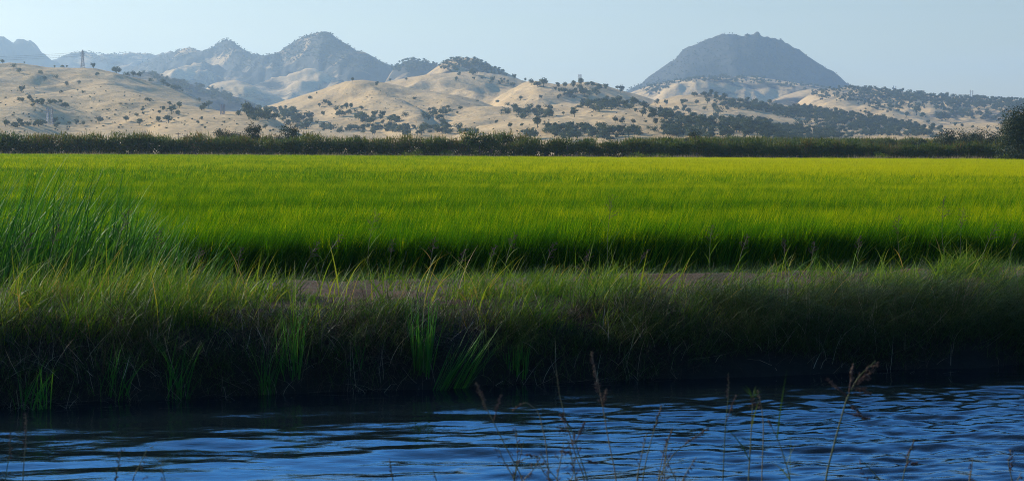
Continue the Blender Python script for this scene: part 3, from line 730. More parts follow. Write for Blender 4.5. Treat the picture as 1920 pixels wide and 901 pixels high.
    g.add(*blades(B, rg.uniform(0.08, 0.3, n), rg.uniform(-np.pi, np.pi, n), rg.uniform(1.2, 1.6, n), rg.uniform(-0.2, 0.2, n), rg.uniform(0.004, 0.007, n), 2, np.clip(rg.normal(0.7, 0.2, n), 0, 1), rg=rg))
    s, t = patch_pts(900, -16, 10, -0.9, 0.1, rg, lambda s, t: np.clip(0.1 + 1.2 * fbm(s / 1.6, t * 0, 2, 98), 0, 1) * np.exp(t * 2.0))
    n = len(s); X, Y = st(s, t)
    g.add(*blades(np.stack([X, Y, np.full(n, .012)], 1), rg.uniform(0.15, 0.6, n), rg.normal(0.3, .35, n), rg.uniform(1.53, 1.58, n), rg.uniform(-0.04, 0.02, n), rg.uniform(0.006, 0.012, n), 3, np.clip(rg.normal(0.7, 0.2, n), 0, 1), rg=rg))
    tag(link('dead_grass', g.mesh('dead_grass', M['straw'])), kind='stuff')
    # cover of the near bank (below the picture)
    g = Geo()
    s, t = patch_pts(9000, -9, 10, -22, -15.3, rg)
    B = gpt(s, t); n = len(s)
    g.add(*blades(B, rg.uniform(0.1, 0.35, n), rg.uniform(-3, 3, n), rg.uniform(0.1, 0.8, n), rg.uniform(0.2, 1.2, n), rg.uniform(0.005, 0.010, n), 3, rg=rg))
    tag(link('near_bank_grass', g.mesh('near_bank_grass', M['berm'])), kind='stuff')
    # pale dry grass at the far edge of the rice
    g = Geo()
    n = 16000; X = rg.uniform(-120, 120, n); Y = rg.uniform(305.5, 310, n)
    k = rg.random(n) < np.clip(0.45 + 1.1 * fbm(X / 9, Y / 4, 3, 95), 0.05, 1); X, Y = X[k], Y[k]; n = len(X)
    g.add(*blades(np.stack([X, Y, np.full(n, 0.38)], 1), rg.uniform(1.0, 2.0, n), rg.normal(0, 1.2, n), rg.uniform(0, .35, n), rg.uniform(0.1, 0.9, n), 0.09, 3, rg=rg))
    tag(link('dry_grass', g.mesh('dry_grass', M['drygrass'])), kind='stuff')
build_grass()

# ------------------------------------------------------------------ reeds, cattails, tufts, seeding grass
def on_ground(px, t):
    """ground point under photo column px at bank offset t"""
    d = ray(px, 520); k = d.x
    Y = (P0[1] * NV[1] + t + P0[0] * NV[0]) / (NV[1] + k * NV[0])
    X = k * Y; s, _ = to_st(X, Y)
    return np.array((X, Y, float(gz(s, t))))
def build_reeds():
    rg = np.random.default_rng(41)
    g = Geo(); B = []; L = []
    for _ in range(950):
        px = rg.uniform(-150, 250) if rg.random() < .88 else rg.uniform(220, 345); t = rg.uniform(8.2, 12.2)
        b = on_ground(px, t); top = np.interp(px, [-150, 0, 60, 150, 230, 345], [2.8, 2.7, 2.7, 2.5, 2.1, 1.3])
        B.append(b); L.append(top * rg.uniform(0.55, 1.0))
    n = len(B)
    g.add(*blades(B, L, rg.normal(0.0, 0.5, n), rg.uniform(0.0, 0.24, n), rg.gamma(2.2, 0.27, n), rg.uniform(0.018, 0.036, n), 7, rg=rg))
    tag(link('reeds', g.mesh('reeds', M['reed'])), kind='stuff')
build_reeds()

def clump(name, base, n, rad, h, mat, lab, cat, grp, seed, lean=(0.02, 0.3), bend=(0.1, 0.8), az=0.0, azs=1.6, w=(0.012, 0.02), K=5, dead=0, tint=(0.5, 0.22)):
    rg = np.random.default_rng(seed)
    e = empty(name, base); tag(e, lab, cat, grp)
    a = rg.uniform(0, 2 * np.pi, n); r = rad * np.sqrt(rg.random(n))
    B = np.stack([r * np.cos(a), 0.7 * r * np.sin(a), np.full(n, -0.04)], 1)
    g = Geo(); g.add(*blades(B, h * rg.uniform(0.45, 1.05, n), rg.normal(az, azs, n), rg.uniform(*lean, n), rg.uniform(*bend, n), rg.uniform(*w, n), K, np.clip(rg.normal(*tint, n), 0, 1), rg=rg))
    link('leaves', g.mesh('leaves', mat), e)
    if dead:
        B = np.stack([rg.normal(0, rad, dead), rg.normal(0, rad * .6, dead), np.full(dead, -0.02)], 1)
        g = Geo(); g.add(*blades(B, h * rg.uniform(0.25, 0.7, dead), rg.uniform(-3.1, 3.1, dead), rg.uniform(0.3, 1.2, dead), rg.uniform(0.2, 1.6, dead), rg.uniform(0.006, 0.011, dead), 4, rg=rg))
        link('dead_leaves', g.mesh('dead_leaves', M['straw']), e)
    return e
def at_water(px, py, z=0.03):
    d = ray(px, py); Y = (CAM_Z - z) / -d.z
    return np.array((d.x * Y, Y, z))
CT = 'cattail clumps along the far waterline'
for k, (px, py, h, n, rad, lab, kw) in enumerate([
    (62, 768, 0.75, 26, 0.22, 'sparse green cattail clump among dead straw, farthest left at the waterline', dict(dead=60)),
    (213, 752, 0.85, 30, 0.25, 'thin upright cattail clump standing in straw left of the dark gap in the bank', dict(dead=50)),
    (330, 750, 0.95, 24, 0.16, 'narrow cattail clump of a few dark upright blades at the water edge', dict(dead=30)),
    (497, 742, 1.0, 22, 0.13, 'slim cattail clump beside the taller green one, close to floating straw', dict(dead=20)),
    (548, 735, 1.32, 55, 0.2, 'tallest upright green cattail clump on the left half of the waterline', dict(lean=(0.0, 0.16), bend=(0.05, 0.35))),
    (668, 730, 0.9, 30, 0.2, 'cattail clump rising out of a pale heap of dead straw', dict(dead=120)),
    (790, 728, 1.35, 60, 0.12, 'dense dark cattail fan standing straight up from the water', dict(lean=(0.0, 0.12), bend=(0.0, 0.3), w=(0.016, 0.026))),
    (822, 734, 1.05, 24, 0.10, 'cattail clump leaning hard right over the water beside the dense fan', dict(lean=(0.35, 0.6), bend=(0.0, 0.2), az=0.1, azs=0.25)),
    (862, 730, 1.15, 26, 0.12, 'rightmost leaning cattail clump with long straight blades tilted to the right', dict(lean=(0.35, 0.65), bend=(0.0, 0.25), az=0.1, azs=0.3)),
    (968, 718, 0.62, 70, 0.16, 'short broad cattail stub with blades cut to one height at the water edge', dict(lean=(0.0, 0.1), bend=(0.0, 0.15), w=(0.018, 0.028))),
    (1075, 700, 1.0, 260, 0.5, 'large bushy clump of green sedge spilling over the waterline', dict(lean=(0.1, 0.7), bend=(0.3, 1.6), w=(0.008, 0.014), dead=60)),
    (1330, 700, 0.7, 60, 0.3, 'small sedge clump with fine arching leaves trailing in the water', dict(lean=(0.2, 0.8), bend=(0.6, 2.0), w=(0.006, 0.010), dead=90)),
    ]):
    clump('cattail_clump' if k < 10 else 'sedge_clump', at_water(px, py, -0.02), n, rad, h, M['reed'] if k < 10 else M['bankgrass'], lab, 'cattail' if k < 10 else 'sedge', CT if k < 10 else 'sedge clumps along the far waterline', 100 + k, **kw)
# one yellow dying leaf above the cattails
rgl = np.random.default_rng(3)
gl = Geo(); bp = at(880, 626, 22.6)
gl.add(*blades([[0, 0, 0]], 0.36, 2.75, 0.35, 0.25, 0.022, 6, 0.7, 1.2, rg=rgl))
tag(link('yellow_leaf', gl.mesh('yellow_leaf', M['yellowleaf']), loc=bp), 'single yellow dying leaf slanting above the cattails on the dark bank', 'leaf')

TU = 'bright grass tufts on the berm'
for k, (px, t, h, n, rad, lab) in enumerate([
    (1805, 4.6, 0.75, 520, 0.55, 'largest bright green grass tuft, arching wide at the right end of the berm'),
    (1690, 4.0, 0.5, 220, 0.40, 'low arching grass tuft just left of the largest tuft on the berm'),
    (1420, 3.4, 0.42, 260, 0.55, 'wide pale green grass tuft beside the bare dirt track'),
    (1155, 3.2, 0.58, 520, 0.50, 'dense yellow-green grass tuft on the middle of the berm edge'),
    (1010, 3.0, 0.5, 260, 0.45, 'ragged grass tuft with brown seed stalks left of the yellow-green tuft'),
    (905, 3.0, 0.55, 260, 0.50, 'loose grass tuft to the right of the bare patch of track'),
    (515, 3.6, 0.6, 160, 0.35, 'tall open grass tuft with long broad blades left of the bare patch'),
    (395, 3.2, 0.55, 300, 0.55, 'grass tuft with yellow blades below the rice edge on the left'),
    (255, 3.6, 0.7, 420, 0.6, 'thick lit grass tuft with yellowing blades right of the reeds'),
    (95, 3.4, 0.75, 420, 0.6, 'tall lit grass tuft in front of the reed stand'),
    (8, 1.6, 0.95, 90, 0.3, 'dark upright tuft cut by the left edge of the picture'),
    (1560, 3.4, 0.34, 160, 0.35, 'small short grass tuft alone on the right part of the track edge'),
    ]):
    clump('grass_tuft', on_ground(px, t), n, rad, h * 1.15, M['berm'], lab, 'grass tuft', TU, 200 + k, lean=(0.05, 0.75), bend=(0.2, 1.5), az=0.1, w=(0.009, 0.017), tint=(0.62, 0.2))

RB = 'reed clumps leaning over the rice edge'
for k, (px, t, h, lab) in enumerate([(318, 10.5, 1.75, 'thin reed clump bending right, nearest the reed stand'), (372, 11, 1.6, 'thin reed clump bending right, farther right from the reed stand'),
    (405, 10.8, 1.2, 'lowest thin reed clump bending right, last one before open rice')]):
    clump('reed_clump', on_ground(px, t), 20, 0.25, h, M['reed'], lab, 'reed', RB, 300 + k, lean=(0.05, 0.25), bend=(0.4, 1.1), az=0.0, azs=0.3, w=(0.014, 0.022), K=7)

def panicle(g, base, tip, rg, n=7, spread=0.35, grains=16, gs=0.012):
    """an open seed head: short branches along the top of the stem, each with small grains"""
    base, tip = np.asarray(base, float), np.asarray(tip, float); ax = tip - base; L = np.linalg.norm(ax)
    for k in range(n):
        f = k / n; p = base + ax * f
        d = rg.normal(size=3); d -= ax * d.dot(ax) / L ** 2; d /= np.linalg.norm(d)
        bl = L * spread * (1 - 0.65 * f) * rg.uniform(0.6, 1.2)
        q = p + d * bl * 0.75 + ax / L * bl * rg.uniform(0.5, 1.0) - np.array([0, 0, bl * 0.2])
        V, F = tube([p, (p + q) / 2 + np.array([0, 0, bl * .06]), q], [gs * .12, gs * .1, gs * .06], 3); g.add(V, F, rg.random())
        m = max(3, int(grains * (1 - .4 * f)))
        u = rg.uniform(0.2, 1.05, m)[:, None]
        C = p + (q - p) * u + rg.normal(0, gs * 0.5, (m, 3))
        for c in C:
            a = (q - p) / (np.linalg.norm(q - p) + 1e-9) + rg.normal(0, .35, 3); a /= np.linalg.norm(a)
            V, F = tube([c - a * gs, c - a * gs * .3, c + a * gs * .3, c + a * gs], np.array([.08, .34, .3, .05]) * gs, 4); g.add(V, F, rg.random())
    return g
def seeding_grass(px, py, t, lab, seed, lean=0.0, dense=9, brown=0.6):
    rg = np.random.default_rng(seed)
    b = on_ground(px - lean * 60, t)
    top = at(px, py, b[1]); rel = top - b
    e = empty('seeding_grass', b); tag(e, lab, 'grass stalk', 'seeding grass stalks along the berm')
    u = np.linspace(0, 1, 9)[:, None]
    curve = rel * u + np.array([1, 0, 0]) * (-0.10 * rel[2] * np.sin(np.pi * u) * (0.4 + abs(lean)))
    g = Geo(); V, F = tube(curve, np.linspace(0.0055, 0.003, 9), 4); g.add(V, F, rg.uniform(.2, .6)); link('stem', g.mesh('stem', M['stem']), e)
    m = 5; at_ = curve[[1, 2, 3, 4, 5]] if rel[2] > .5 else curve[[0, 1, 1, 2, 3]]
    g = Geo(); g.add(*blades(at_, rel[2] * rg.uniform(.3, .5, m), rg.uniform(-1, 1, m) + np.pi * rg.integers(0, 2, m), rg.uniform(.2, .6, m), rg.uniform(.3, 1.4, m), rg.uniform(.011, .018, m), 5, np.clip(rg.normal(.6, .2, m), 0, 1), rg=rg))
    link('leaves', g.mesh('leaves', M['berm']), e)
    g = Geo(); panicle(g, curve[6], curve[8] + rel * 0.04, rg, dense + 4, 0.5, 14, 0.0095); link('seed_head', g.mesh('seed_head', M['seed']), e)
for k, a in enumerate([
    (60, 440, 3.4, 'leaning seed stalk with a pale plume in front of the reeds at the left edge', .5), (110, 425, 4.0, 'brown-headed seed stalk in the left reed stand', .3),
    (240, 400, 5.0, 'seed stalk with a reddish head rising right of the reed stand', .4), (300, 430, 5.5, 'grey seed stalk over the left berm between reeds and the thin reed clump', .2),
    (378, 470, 4.2, 'short seed stalk on the left berm below the thin reed clumps', .2), (452, 468, 4.2, 'straight seed stalk left of the long broad blades', .1),
    (598, 455, 4.6, 'slender seed stalk leaning right above the bare patch', .6), (640, 440, 5.0, 'second slender stalk leaning right, above the right end of the bare patch', .7),
    (705, 398, 9.5, 'tall dark seed plume against the rice, left of centre', .2), (738, 452, 5.5, 'short brown seed plume at the foot of the rice, left of centre', .1),
    (815, 450, 4.4, 'brown seed stalk standing in front of the shaded rice edge near the centre', .1), (872, 470, 4.0, 'bent brown seed stalk in the crowd of stalks near the centre', .4),
    (930, 462, 4.4, 'reddish seed stalk in the crowd of stalks near the centre', .3), (965, 440, 4.4, 'tallest pale stalk in the crowd near the centre', .3),
    (1040, 458, 4.0, 'seed stalk at the right end of the central crowd', .4), (1106, 470, 3.8, 'thin stalk rising from the yellow-green tuft', .2),
    (1148, 372, 5.0, 'tallest seed stalk on the berm, its dark head high against the rice', .05), (1215, 470, 4.2, 'slanting stalk to the right of the yellow-green tuft', .5),
    (1335, 425, 4.4, 'straight pale stalk with small head against the rice, right of centre', .0), (1402, 442, 4.2, 'stalk with a curled brown head, right of centre', .3),
    (1472, 452, 4.2, 'stalk with a drooping brown head at the right part of the rice edge', -.2), (1528, 455, 4.0, 'short green stalk between two drooping ones on the right', .1),
    (1612, 445, 4.2, 'stalk with a narrow head left of the low arching tuft', .0), (1685, 410, 4.6, 'dark leaning stalk rising behind the low arching tuft', -.3),
    (1770, 375, 4.8, 'tall stalk rising from the largest tuft, tilted left', -.2), (1806, 395, 4.6, 'straight tall stalk rising from the middle of the largest tuft', .0),
    (1868, 425, 4.8, 'stalk with a brown head leaning right out of the largest tuft', .5), (1905, 440, 5.5, 'last seed stalk at the right edge of the picture', .2)]):
    seeding_grass(a[0], a[1], a[2], a[3], 400 + k, a[4], 9)

# ------------------------------------------------------------------ weeds of the near bank, in front of the lens
def weed(path, Y, lab, seed, head=0.35, heads=None, gs=0.011, leaves=0, tuft=False, n=8, spread=.3, r=0.0027, grp='weeds on the near bank'):
    """stem through photo points (top first) at distance Y, down to the near bank"""
    rg = np.random.default_rng(seed)
    P = [at(x, y, Y) for x, y in path[::-1]]
    d = P[0] - P[1]; s, t = to_st(P[0][0], P[0][1]); z0 = float(gz(s, t))
    k = min(2.0, max(0, (P[0][2] - z0)) / max(1e-3, -d[2])) if d[2] < 0 else 0
    foot = P[0] + d * k; foot = np.array((P[0][0] + np.clip(d[0] * k, -.25, .25), Y, 0)); ss, tt = to_st(foot[0], foot[1]); foot[2] = float(gz(ss, tt)) - 0.02
    P = np.array([foot] + P)
    # smooth
    u = np.linspace(0, len(P) - 1, 6 * len(P)); C = np.stack([np.interp(u, np.arange(len(P)), P[:, c]) for c in range(3)], 1)
    for _ in range(3): C[1:-1] = (C[:-2] + 2 * C[1:-1] + C[2:]) / 4
    C = C - foot
    e = empty('weed', foot); tag(e, lab, 'weed', grp)
    g = Geo(); V, F = tube(C, np.linspace(r, r * .4, len(C)), 5); g.add(V, F, rg.uniform(.1, .9)); link('stem', g.mesh('stem', M['stem']), e)
    g = Geo(); L = np.linalg.norm(C[-1] - C[len(C) // 2]); i = int(len(C) * (1 - head))
    panicle(g, C[i], C[-1], rg, int(n * 1.5), spread * .8, 12, gs * .34)
    for (x0, y0, x1, y1) in heads or []:
        a, b = at(x0, y0, Y) - foot, at(x1, y1, Y) - foot
        V, F = tube([a, (a * .5 + b * .5), b], [r * .6, r * .5, r * .3], 4); g.add(V, F, .3)
        panicle(g, a * .6 + b * .4, b, rg, 9, .13, 10, gs * .34)
    link('seed_head', g.mesh('seed_head', M['seed']), e)
    if leaves:
        j = rg.integers(len(C) // 4, len(C) * 3 // 4, leaves)
        g = Geo(); g.add(*blades(C[j], rg.uniform(.1, .25, leaves), rg.uniform(-3, 3, leaves), rg.uniform(.2, .7, leaves), rg.uniform(.2, 1.2, leaves), .006, 4, rg=rg)); link('leaves', g.mesh('leaves', M['bankgrass']), e)
    if tuft:
        g = Geo(); g.add(*blades(np.repeat(C[-2:-1], 14, 0), rg.uniform(.03, .07, 14), rg.uniform(-3, 3, 14), rg.uniform(.1, .9, 14), .3, .005, 3, .6, rg=rg)); link('bracts', g.mesh('bracts', M['bankgrass']), e)
for k, a in enumerate([
    ([(1043, 690), (1048, 735), (1062, 790), (1078, 850), (1100, 905)], 6.3, 'pale bare weed stalk bent to the left, left of the purple spike', dict(head=.2, n=4, spread=.06, gs=.008)),
    ([(1108, 658), (1118, 700), (1130, 760), (1142, 830), (1158, 905)], 6.0, 'weed with one long thick purple-brown seed spike', dict(head=.4, n=16, spread=.10, gs=.013, heads=[(1132, 762, 1137, 728)])),
    ([(1642, 676), (1610, 705), (1588, 745), (1570, 810), (1545, 905)], 5.6, 'weed with the largest open brown seed head, over dark water on the right', dict(head=.36, n=9, spread=.4, gs=.013, r=.004, heads=[(1592, 735, 1600, 680), (1588, 742, 1550, 708), (1596, 725, 1635, 738), (1600, 720, 1640, 692), (1586, 750, 1615, 775), (1582, 772, 1632, 785)])),
    ([(1412, 742), (1410, 780), (1407, 840), (1403, 905)], 5.8, 'green weed stalk topped by a leafy tuft', dict(head=.14, n=6, spread=.5, tuft=True, leaves=2, r=.0032)),
    ([(1366, 698), (1366, 740), (1360, 800), (1355, 905)], 6.6, 'thin straight weed stalk with a fine spike, left of the leafy-topped one', dict(head=.3, n=8, spread=.12, heads=[(1362, 790, 1380, 738)])),
    ([(1420, 730), (1428, 760), (1432, 800), (1428, 905)], 6.4, 'short brown weed tip close behind the leafy-topped stalk', dict(head=.3, n=6, spread=.2)),
    ([(1241, 758), (1228, 800), (1214, 850), (1203, 905)], 6.2, 'upright weed stem with a golden seed tip, right of the purple spike', dict(head=.3, n=8, spread=.14)),
    ([(1330, 800), (1300, 820), (1262, 850), (1228, 905)], 6.0, 'weed stem slanting far to the right with seeds along its tip', dict(head=.35, n=8, spread=.18)),
    ([(1262, 800), (1246, 840), (1232, 905)], 6.8, 'faint short weed stem between the golden tip and the slanting stem', dict(head=.3, n=6, spread=.15)),
    ([(1306, 856), (1290, 880), (1276, 905)], 5.4, 'low weed tip just above the bottom edge right of centre', dict(head=.6, n=5, spread=.15)),
    ([(893, 716), (902, 745), (925, 790), (955, 850), (985, 905)], 5.6, 'weed with a pale fluffy head bent to the left over dark water', dict(head=.28, n=12, spread=.16, gs=.012, heads=[(925, 790, 940, 738)])),
    ([(960, 770), (985, 752), (1010, 770), (1024, 830), (1030, 905)], 6.2, 'arched weed stem bowing over to the left', dict(head=.15, n=4, spread=.15)),
    ([(1052, 780), (1072, 805), (1085, 850), (1105, 905)], 5.5, 'bushy reddish weed with many side heads below the purple spike', dict(head=.5, n=10, spread=.5, heads=[(1078, 830, 1098, 790), (1070, 800, 1050, 775), (1090, 860, 1120, 868), (1085, 850, 1050, 845)])),
    ([(966, 800), (972, 850), (962, 905)], 5.9, 'twiggy weed stem left of the bushy reddish weed', dict(head=.5, n=6, spread=.4, heads=[(970, 850, 1010, 855)])),
    ([(1012, 858), (1000, 880), (975, 905)], 5.5, 'low twiggy weed under the arched stem', dict(head=.6, n=5, spread=.4)),
    ([(730, 858), (733, 880), (738, 905)], 5.7, 'lone short weed tip at the bottom, left of centre', dict(head=.5, n=3, spread=.1)),
    ([(812, 880), (820, 905)], 5.4, 'tiny weed tip at the bottom, close to the lone short one', dict(head=.5, n=3, spread=.1)),
    ([(48, 772), (50, 810), (46, 850), (42, 905)], 5.8, 'weed with a slim brown spike near the left corner', dict(head=.45, n=8, spread=.12)),
    ([(20, 806), (18, 850), (8, 905)], 6.2, 'weed nearest the left edge of the water', dict(head=.4, n=6, spread=.2)),
    ([(276, 842), (262, 870), (245, 905)], 5.6, 'reddish feathery weed slanting right in the left part', dict(head=.7, n=8, spread=.25)),
    ([(228, 838), (222, 870), (215, 905)], 5.8, 'upright reddish weed left of the slanting feathery one', dict(head=.6, n=7, spread=.2)),
    ([(300, 870), (312, 905)], 5.3, 'short stub of a weed right of the slanting feathery one', dict(head=.5, n=3, spread=.2)),
    ([(1715, 822), (1705, 850), (1690, 905)], 5.7, 'dark weed with leafy seed tip over rippled water on the right', dict(head=.5, n=9, spread=.28, heads=[(1700, 870, 1720, 868)])),
    ([(1610, 858), (1632, 878), (1655, 905)], 5.4, 'weed bending left with beaded seeds, right of centre', dict(head=.7, n=8, spread=.2)),
    ([(1440, 785), (1462, 830), (1485, 905)], 5.5, 'green broad-leaved weed stem leaning left beside the leafy-topped stalk', dict(head=.1, n=2, spread=.1, leaves=4)),
    ([(1824, 858), (1822, 880), (1816, 905)], 5.6, 'weed with small round seed beads, third from the right corner', dict(head=.6, n=5, spread=.3)),
    ([(1896, 842), (1890, 870), (1900, 905)], 5.8, 'drooping dark weed near the right corner', dict(head=.5, n=8, spread=.35)),
    ([(1915, 885), (1905, 905)], 5.2, 'last short weed in the right corner', dict(head=.5, n=3, spread=.3))]):
    weed(a[0], a[1], a[2], 500 + k, **a[3])

rgw = np.random.default_rng(77)
for k in range(11):
    x = rgw.uniform(930, 1330); y = rgw.uniform(800, 870); dx = rgw.uniform(-45, 30)
    weed([(x, y), (x - dx * .4, y + 35), (x - dx, 905)], rgw.uniform(5.2, 6.6), 'thin twiggy weed stem in the tangle at the bottom, right of centre', 560 + k, head=.6, n=4, spread=.35, r=.0028, gs=.010, grp='twigs in the tangle of weeds')

# ------------------------------------------------------------------ trees
def tree_mesh(seed, H, W, nl, nq, size, low=0.15, shape='oak'):
    rg = np.random.default_rng(seed); lobes = []
    for k in range(nl):
        a = rg.uniform(0, 2 * np.pi); r = W / 2 * rg.uniform(0.15, 0.72); z = H * rg.uniform(low + 0.22, 0.80)
        rr = W * rg.uniform(0.17, 0.27) * (1.15 - 0.4 * z / H)
        lobes.append((r * math.cos(a), r * math.sin(a), z, rr, rr, rr * rg.uniform(0.65, 0.95)))
    lobes.append((0, 0, H * (0.62 if shape != 'column' else .5), W * .32, W * .32, H * .33))
    return rg, lobes, crown(lobes, nq, size, rg)
def trunk_geo(rg, H, r, lobes, limbs=5):
    g = Geo()
    P = np.array([[0, 0, -0.4], [0.02 * H, 0, H * .18], [0.0, 0.02 * H, H * .4], [0.01 * H, 0, H * .68]])
    V, F = tube(P, [r * 1.3, r, r * .8, r * .3], 7); g.add(V, F, .5)
    for k in rg.permutation(len(lobes))[:limbs]:
        c = np.array(lobes[k][:3]); b = np.array([0, 0, H * rg.uniform(.16, .4)])
        V, F = tube([b, b * .45 + c * .55 + rg.normal(0, .03 * H, 3), c], [r * .55, r * .35, r * .12], 5); g.add(V, F, .5)
    return g
OAKS = []
for k in range(6):
    H, W = [(8, 10), (7, 9), (9, 9), (6, 9.5), (8, 12), (7.5, 8)][k]
    rg_, lobes, C = tree_mesh(600 + k, H, W, 8, 330, 0.85, 0.1)
    g = Geo().add(*C)
    V, F = tube([[0, 0, -1.5], [0, 0, H * .5]], [.4, .3], 5); g.add(V, F, 0)
    OAKS.append(g.mesh('oak_tree', M['oak']))

# front rows of the orchard
ORCH = []
for k in range(7):
    H, W = 4.4, 4.0
    rg_, lobes, C = tree_mesh(650 + k, H, W, 9, 1000, 0.20, -0.12)
    g = Geo().add(*C)
    n = 110; a = rg_.uniform(0, 6.28, n); r = W * .42 * np.sqrt(rg_.random(n))
    g.add(*blades(np.stack([r * np.cos(a), r * np.sin(a), H * rg_.uniform(.55, .85, n)], 1), rg_.uniform(.5, 1.3, n), rg_.uniform(-3, 3, n), rg_.uniform(0, .4, n), .3, .10, 2, np.clip(rg_.normal(.6, .2, n), 0, 1), rg=rg_))
    ORCH.append((g.mesh('crown', M['orchard']), trunk_geo(rg_, H, .13, lobes, 5).mesh('trunk', M['bark'])))
def parts_copy(e, crown_me, trunk_me):
    o = bpy.data.objects.new('crown', crown_me); o.parent = e; COL.objects.link(o)
    o = bpy.data.objects.new('trunk', trunk_me); o.parent = e; COL.objects.link(o)
rgo = np.random.default_rng(71)
for row, (Y0, step, lab, grp) in enumerate([
    (313.0, 2.1, 'leafy dark green orchard tree in the foremost row behind the rice', 'orchard trees of the foremost row'),
    (318.5, 2.7, 'orchard tree of the second row, its spiky top showing over the foremost row', 'orchard trees of the second row')]):
    X = -116 + rgo.uniform(0, step)
    while X < 112:
        x = X + rgo.normal(0, .15); y = Y0 + rgo.normal(0, .5) + (1.2 if x > 60 else 0)
        sc = np.interp(x, [-100, -60, 0, 60, 100], [1.14, 1.13, 1.08, 1.0, 0.92]) * rgo.normal(1, .075)
        e = empty('orchard_tree', (x, y, 0.35)); tag(e, lab, 'orchard tree', grp)
        e.rotation_euler = (0, 0, rgo.uniform(0, 6.28)); e.scale = (sc, sc, sc * rgo.normal(1, .09))
        parts_copy(e, *ORCH[rgo.integers(0, 7)])
        X += step
# the younger, higher orchard farther back on the right
n = 900
X = rgo.uniform(-40, 190, n); Y = rgo.uniform(470, 560, n)
k = X > Y * .085 + rgo.normal(0, 5, n); X, Y = X[k], Y[k]; n = len(X); sc = rgo.uniform(1.15, 1.5, n)
scatter('far_orchard', np.stack([X, Y, np.full(n, .3)], 1), np.stack([np.zeros(n), np.zeros(n), rgo.uniform(0, 6.28, n)], 1), np.stack([sc, sc, sc], 1), rgo.integers(0, 7, n), np.zeros(n), [c for c, t in ORCH])

# bushes at the foot of the orchard
def bush(px, w, h, Y, lab, seed):
    b = at(px, 290, Y); b[2] = 0.38
    rg, lobes, C = tree_mesh(seed, h, w, 7, 1100, 0.16, -.2)
    e = empty('bush', b); tag(e, lab, 'bush', 'bushes at the foot of the orchard')
    link('foliage', Geo().add(*C).mesh('foliage', M['bush']), e)
    g = Geo()
    for k in range(6):
        c = np.array(lobes[k % len(lobes)][:3]); V, F = tube([[0, 0, -.1], c * .6, c], [.05, .03, .01], 4); g.add(V, F, .5)
    link('stems', g.mesh('stems', M['bark']), e)
bush(768, 5.0, 2.0, 308.5, 'yellow-green bush at the orchard foot, leftmost of the two near the centre', 701)
bush(838, 4.2, 2.4, 309.5, 'rounder green bush close right of the leftmost one at the orchard foot', 702)
bush(1196, 5.2, 1.9, 309, 'dull green bush touching the left side of the bright yellow one', 703)
bush(1242, 5.0, 2.1, 308.5, 'brightest yellow bush at the orchard foot, right of centre', 704)
bush(1560, 4.0, 1.5, 308.5, 'low olive bush at the orchard foot, between the yellow bush and the big tree', 705)
bush(1655, 4.5, 2.2, 309.5, 'upright green bush at the orchard foot toward the right', 706)
bush(1880, 4.5, 2.0, 305.5, 'dark bush beneath the big tree at the right edge', 707)

def big_tree(px, Y, H, W, nq, size, lab, seed, grp='trees behind the orchard', low=.05, nl=12, z=0.3):
    b = at(px, 280, Y); b[2] = z
    rg, lobes, C = tree_mesh(seed, H, W, nl, nq, size, low)
    e = empty('tree', b); tag(e, lab, 'tree', grp)
    link('crown', Geo().add(*C).mesh('crown', M['tree']), e)
    link('trunk', trunk_geo(rg, H, W * .035, lobes, 6).mesh('trunk', M['bark']), e)
big_tree(1936, 296, 10.2, 15.5, 48000, .17, 'big dark spreading tree cut by the right edge of the picture', 721, None, -.08, 30)
for k, a in enumerate([
    (1772, 400, 8.2, 8, 'round dark tree at the left end of the clump beside the big tree'), (1800, 410, 8.8, 8, 'broad tree second from left in the clump beside the big tree'),
    (1826, 418, 8.5, 8, 'middle tree of the clump beside the big tree'), (1850, 405, 8.6, 9, 'dense tree right of the middle in the clump beside the big tree'), (1878, 410, 8.2, 8, 'tree of the clump half hidden by the big tree'),
    (421, 420, 7.9, 6.0, 'airy tree, leftmost of the loose group over the left orchard'), (441, 424, 7.0, 5, 'small airy tree second in the loose group over the left orchard'), (455, 418, 6.9, 5.5, 'low airy tree third in the loose group over the left orchard'),
    (473, 415, 9.4, 5.2, 'tallest airy tree of the loose group over the left orchard'),
    (541, 415, 9.4, 7.4, 'dense dark two-lobed tree standing above the orchard left of centre'), (520, 418, 6.4, 5.5, 'low tree at the left foot of the dense two-lobed one'),
    (668, 420, 6.2, 4, 'small round tree top peeping over the orchard, left of centre'),
    (1303, 430, 8.6, 5.4, 'single dark conical tree standing above the orchard right of centre'), (1728, 420, 6.0, 4, 'small dark tree left of the clump beside the big tree')]):
    big_tree(a[0], a[1], a[2], a[3], 2600, .20, a[4], 730 + k, low=.1 if k < 5 or k > 8 else .25, nl=9)

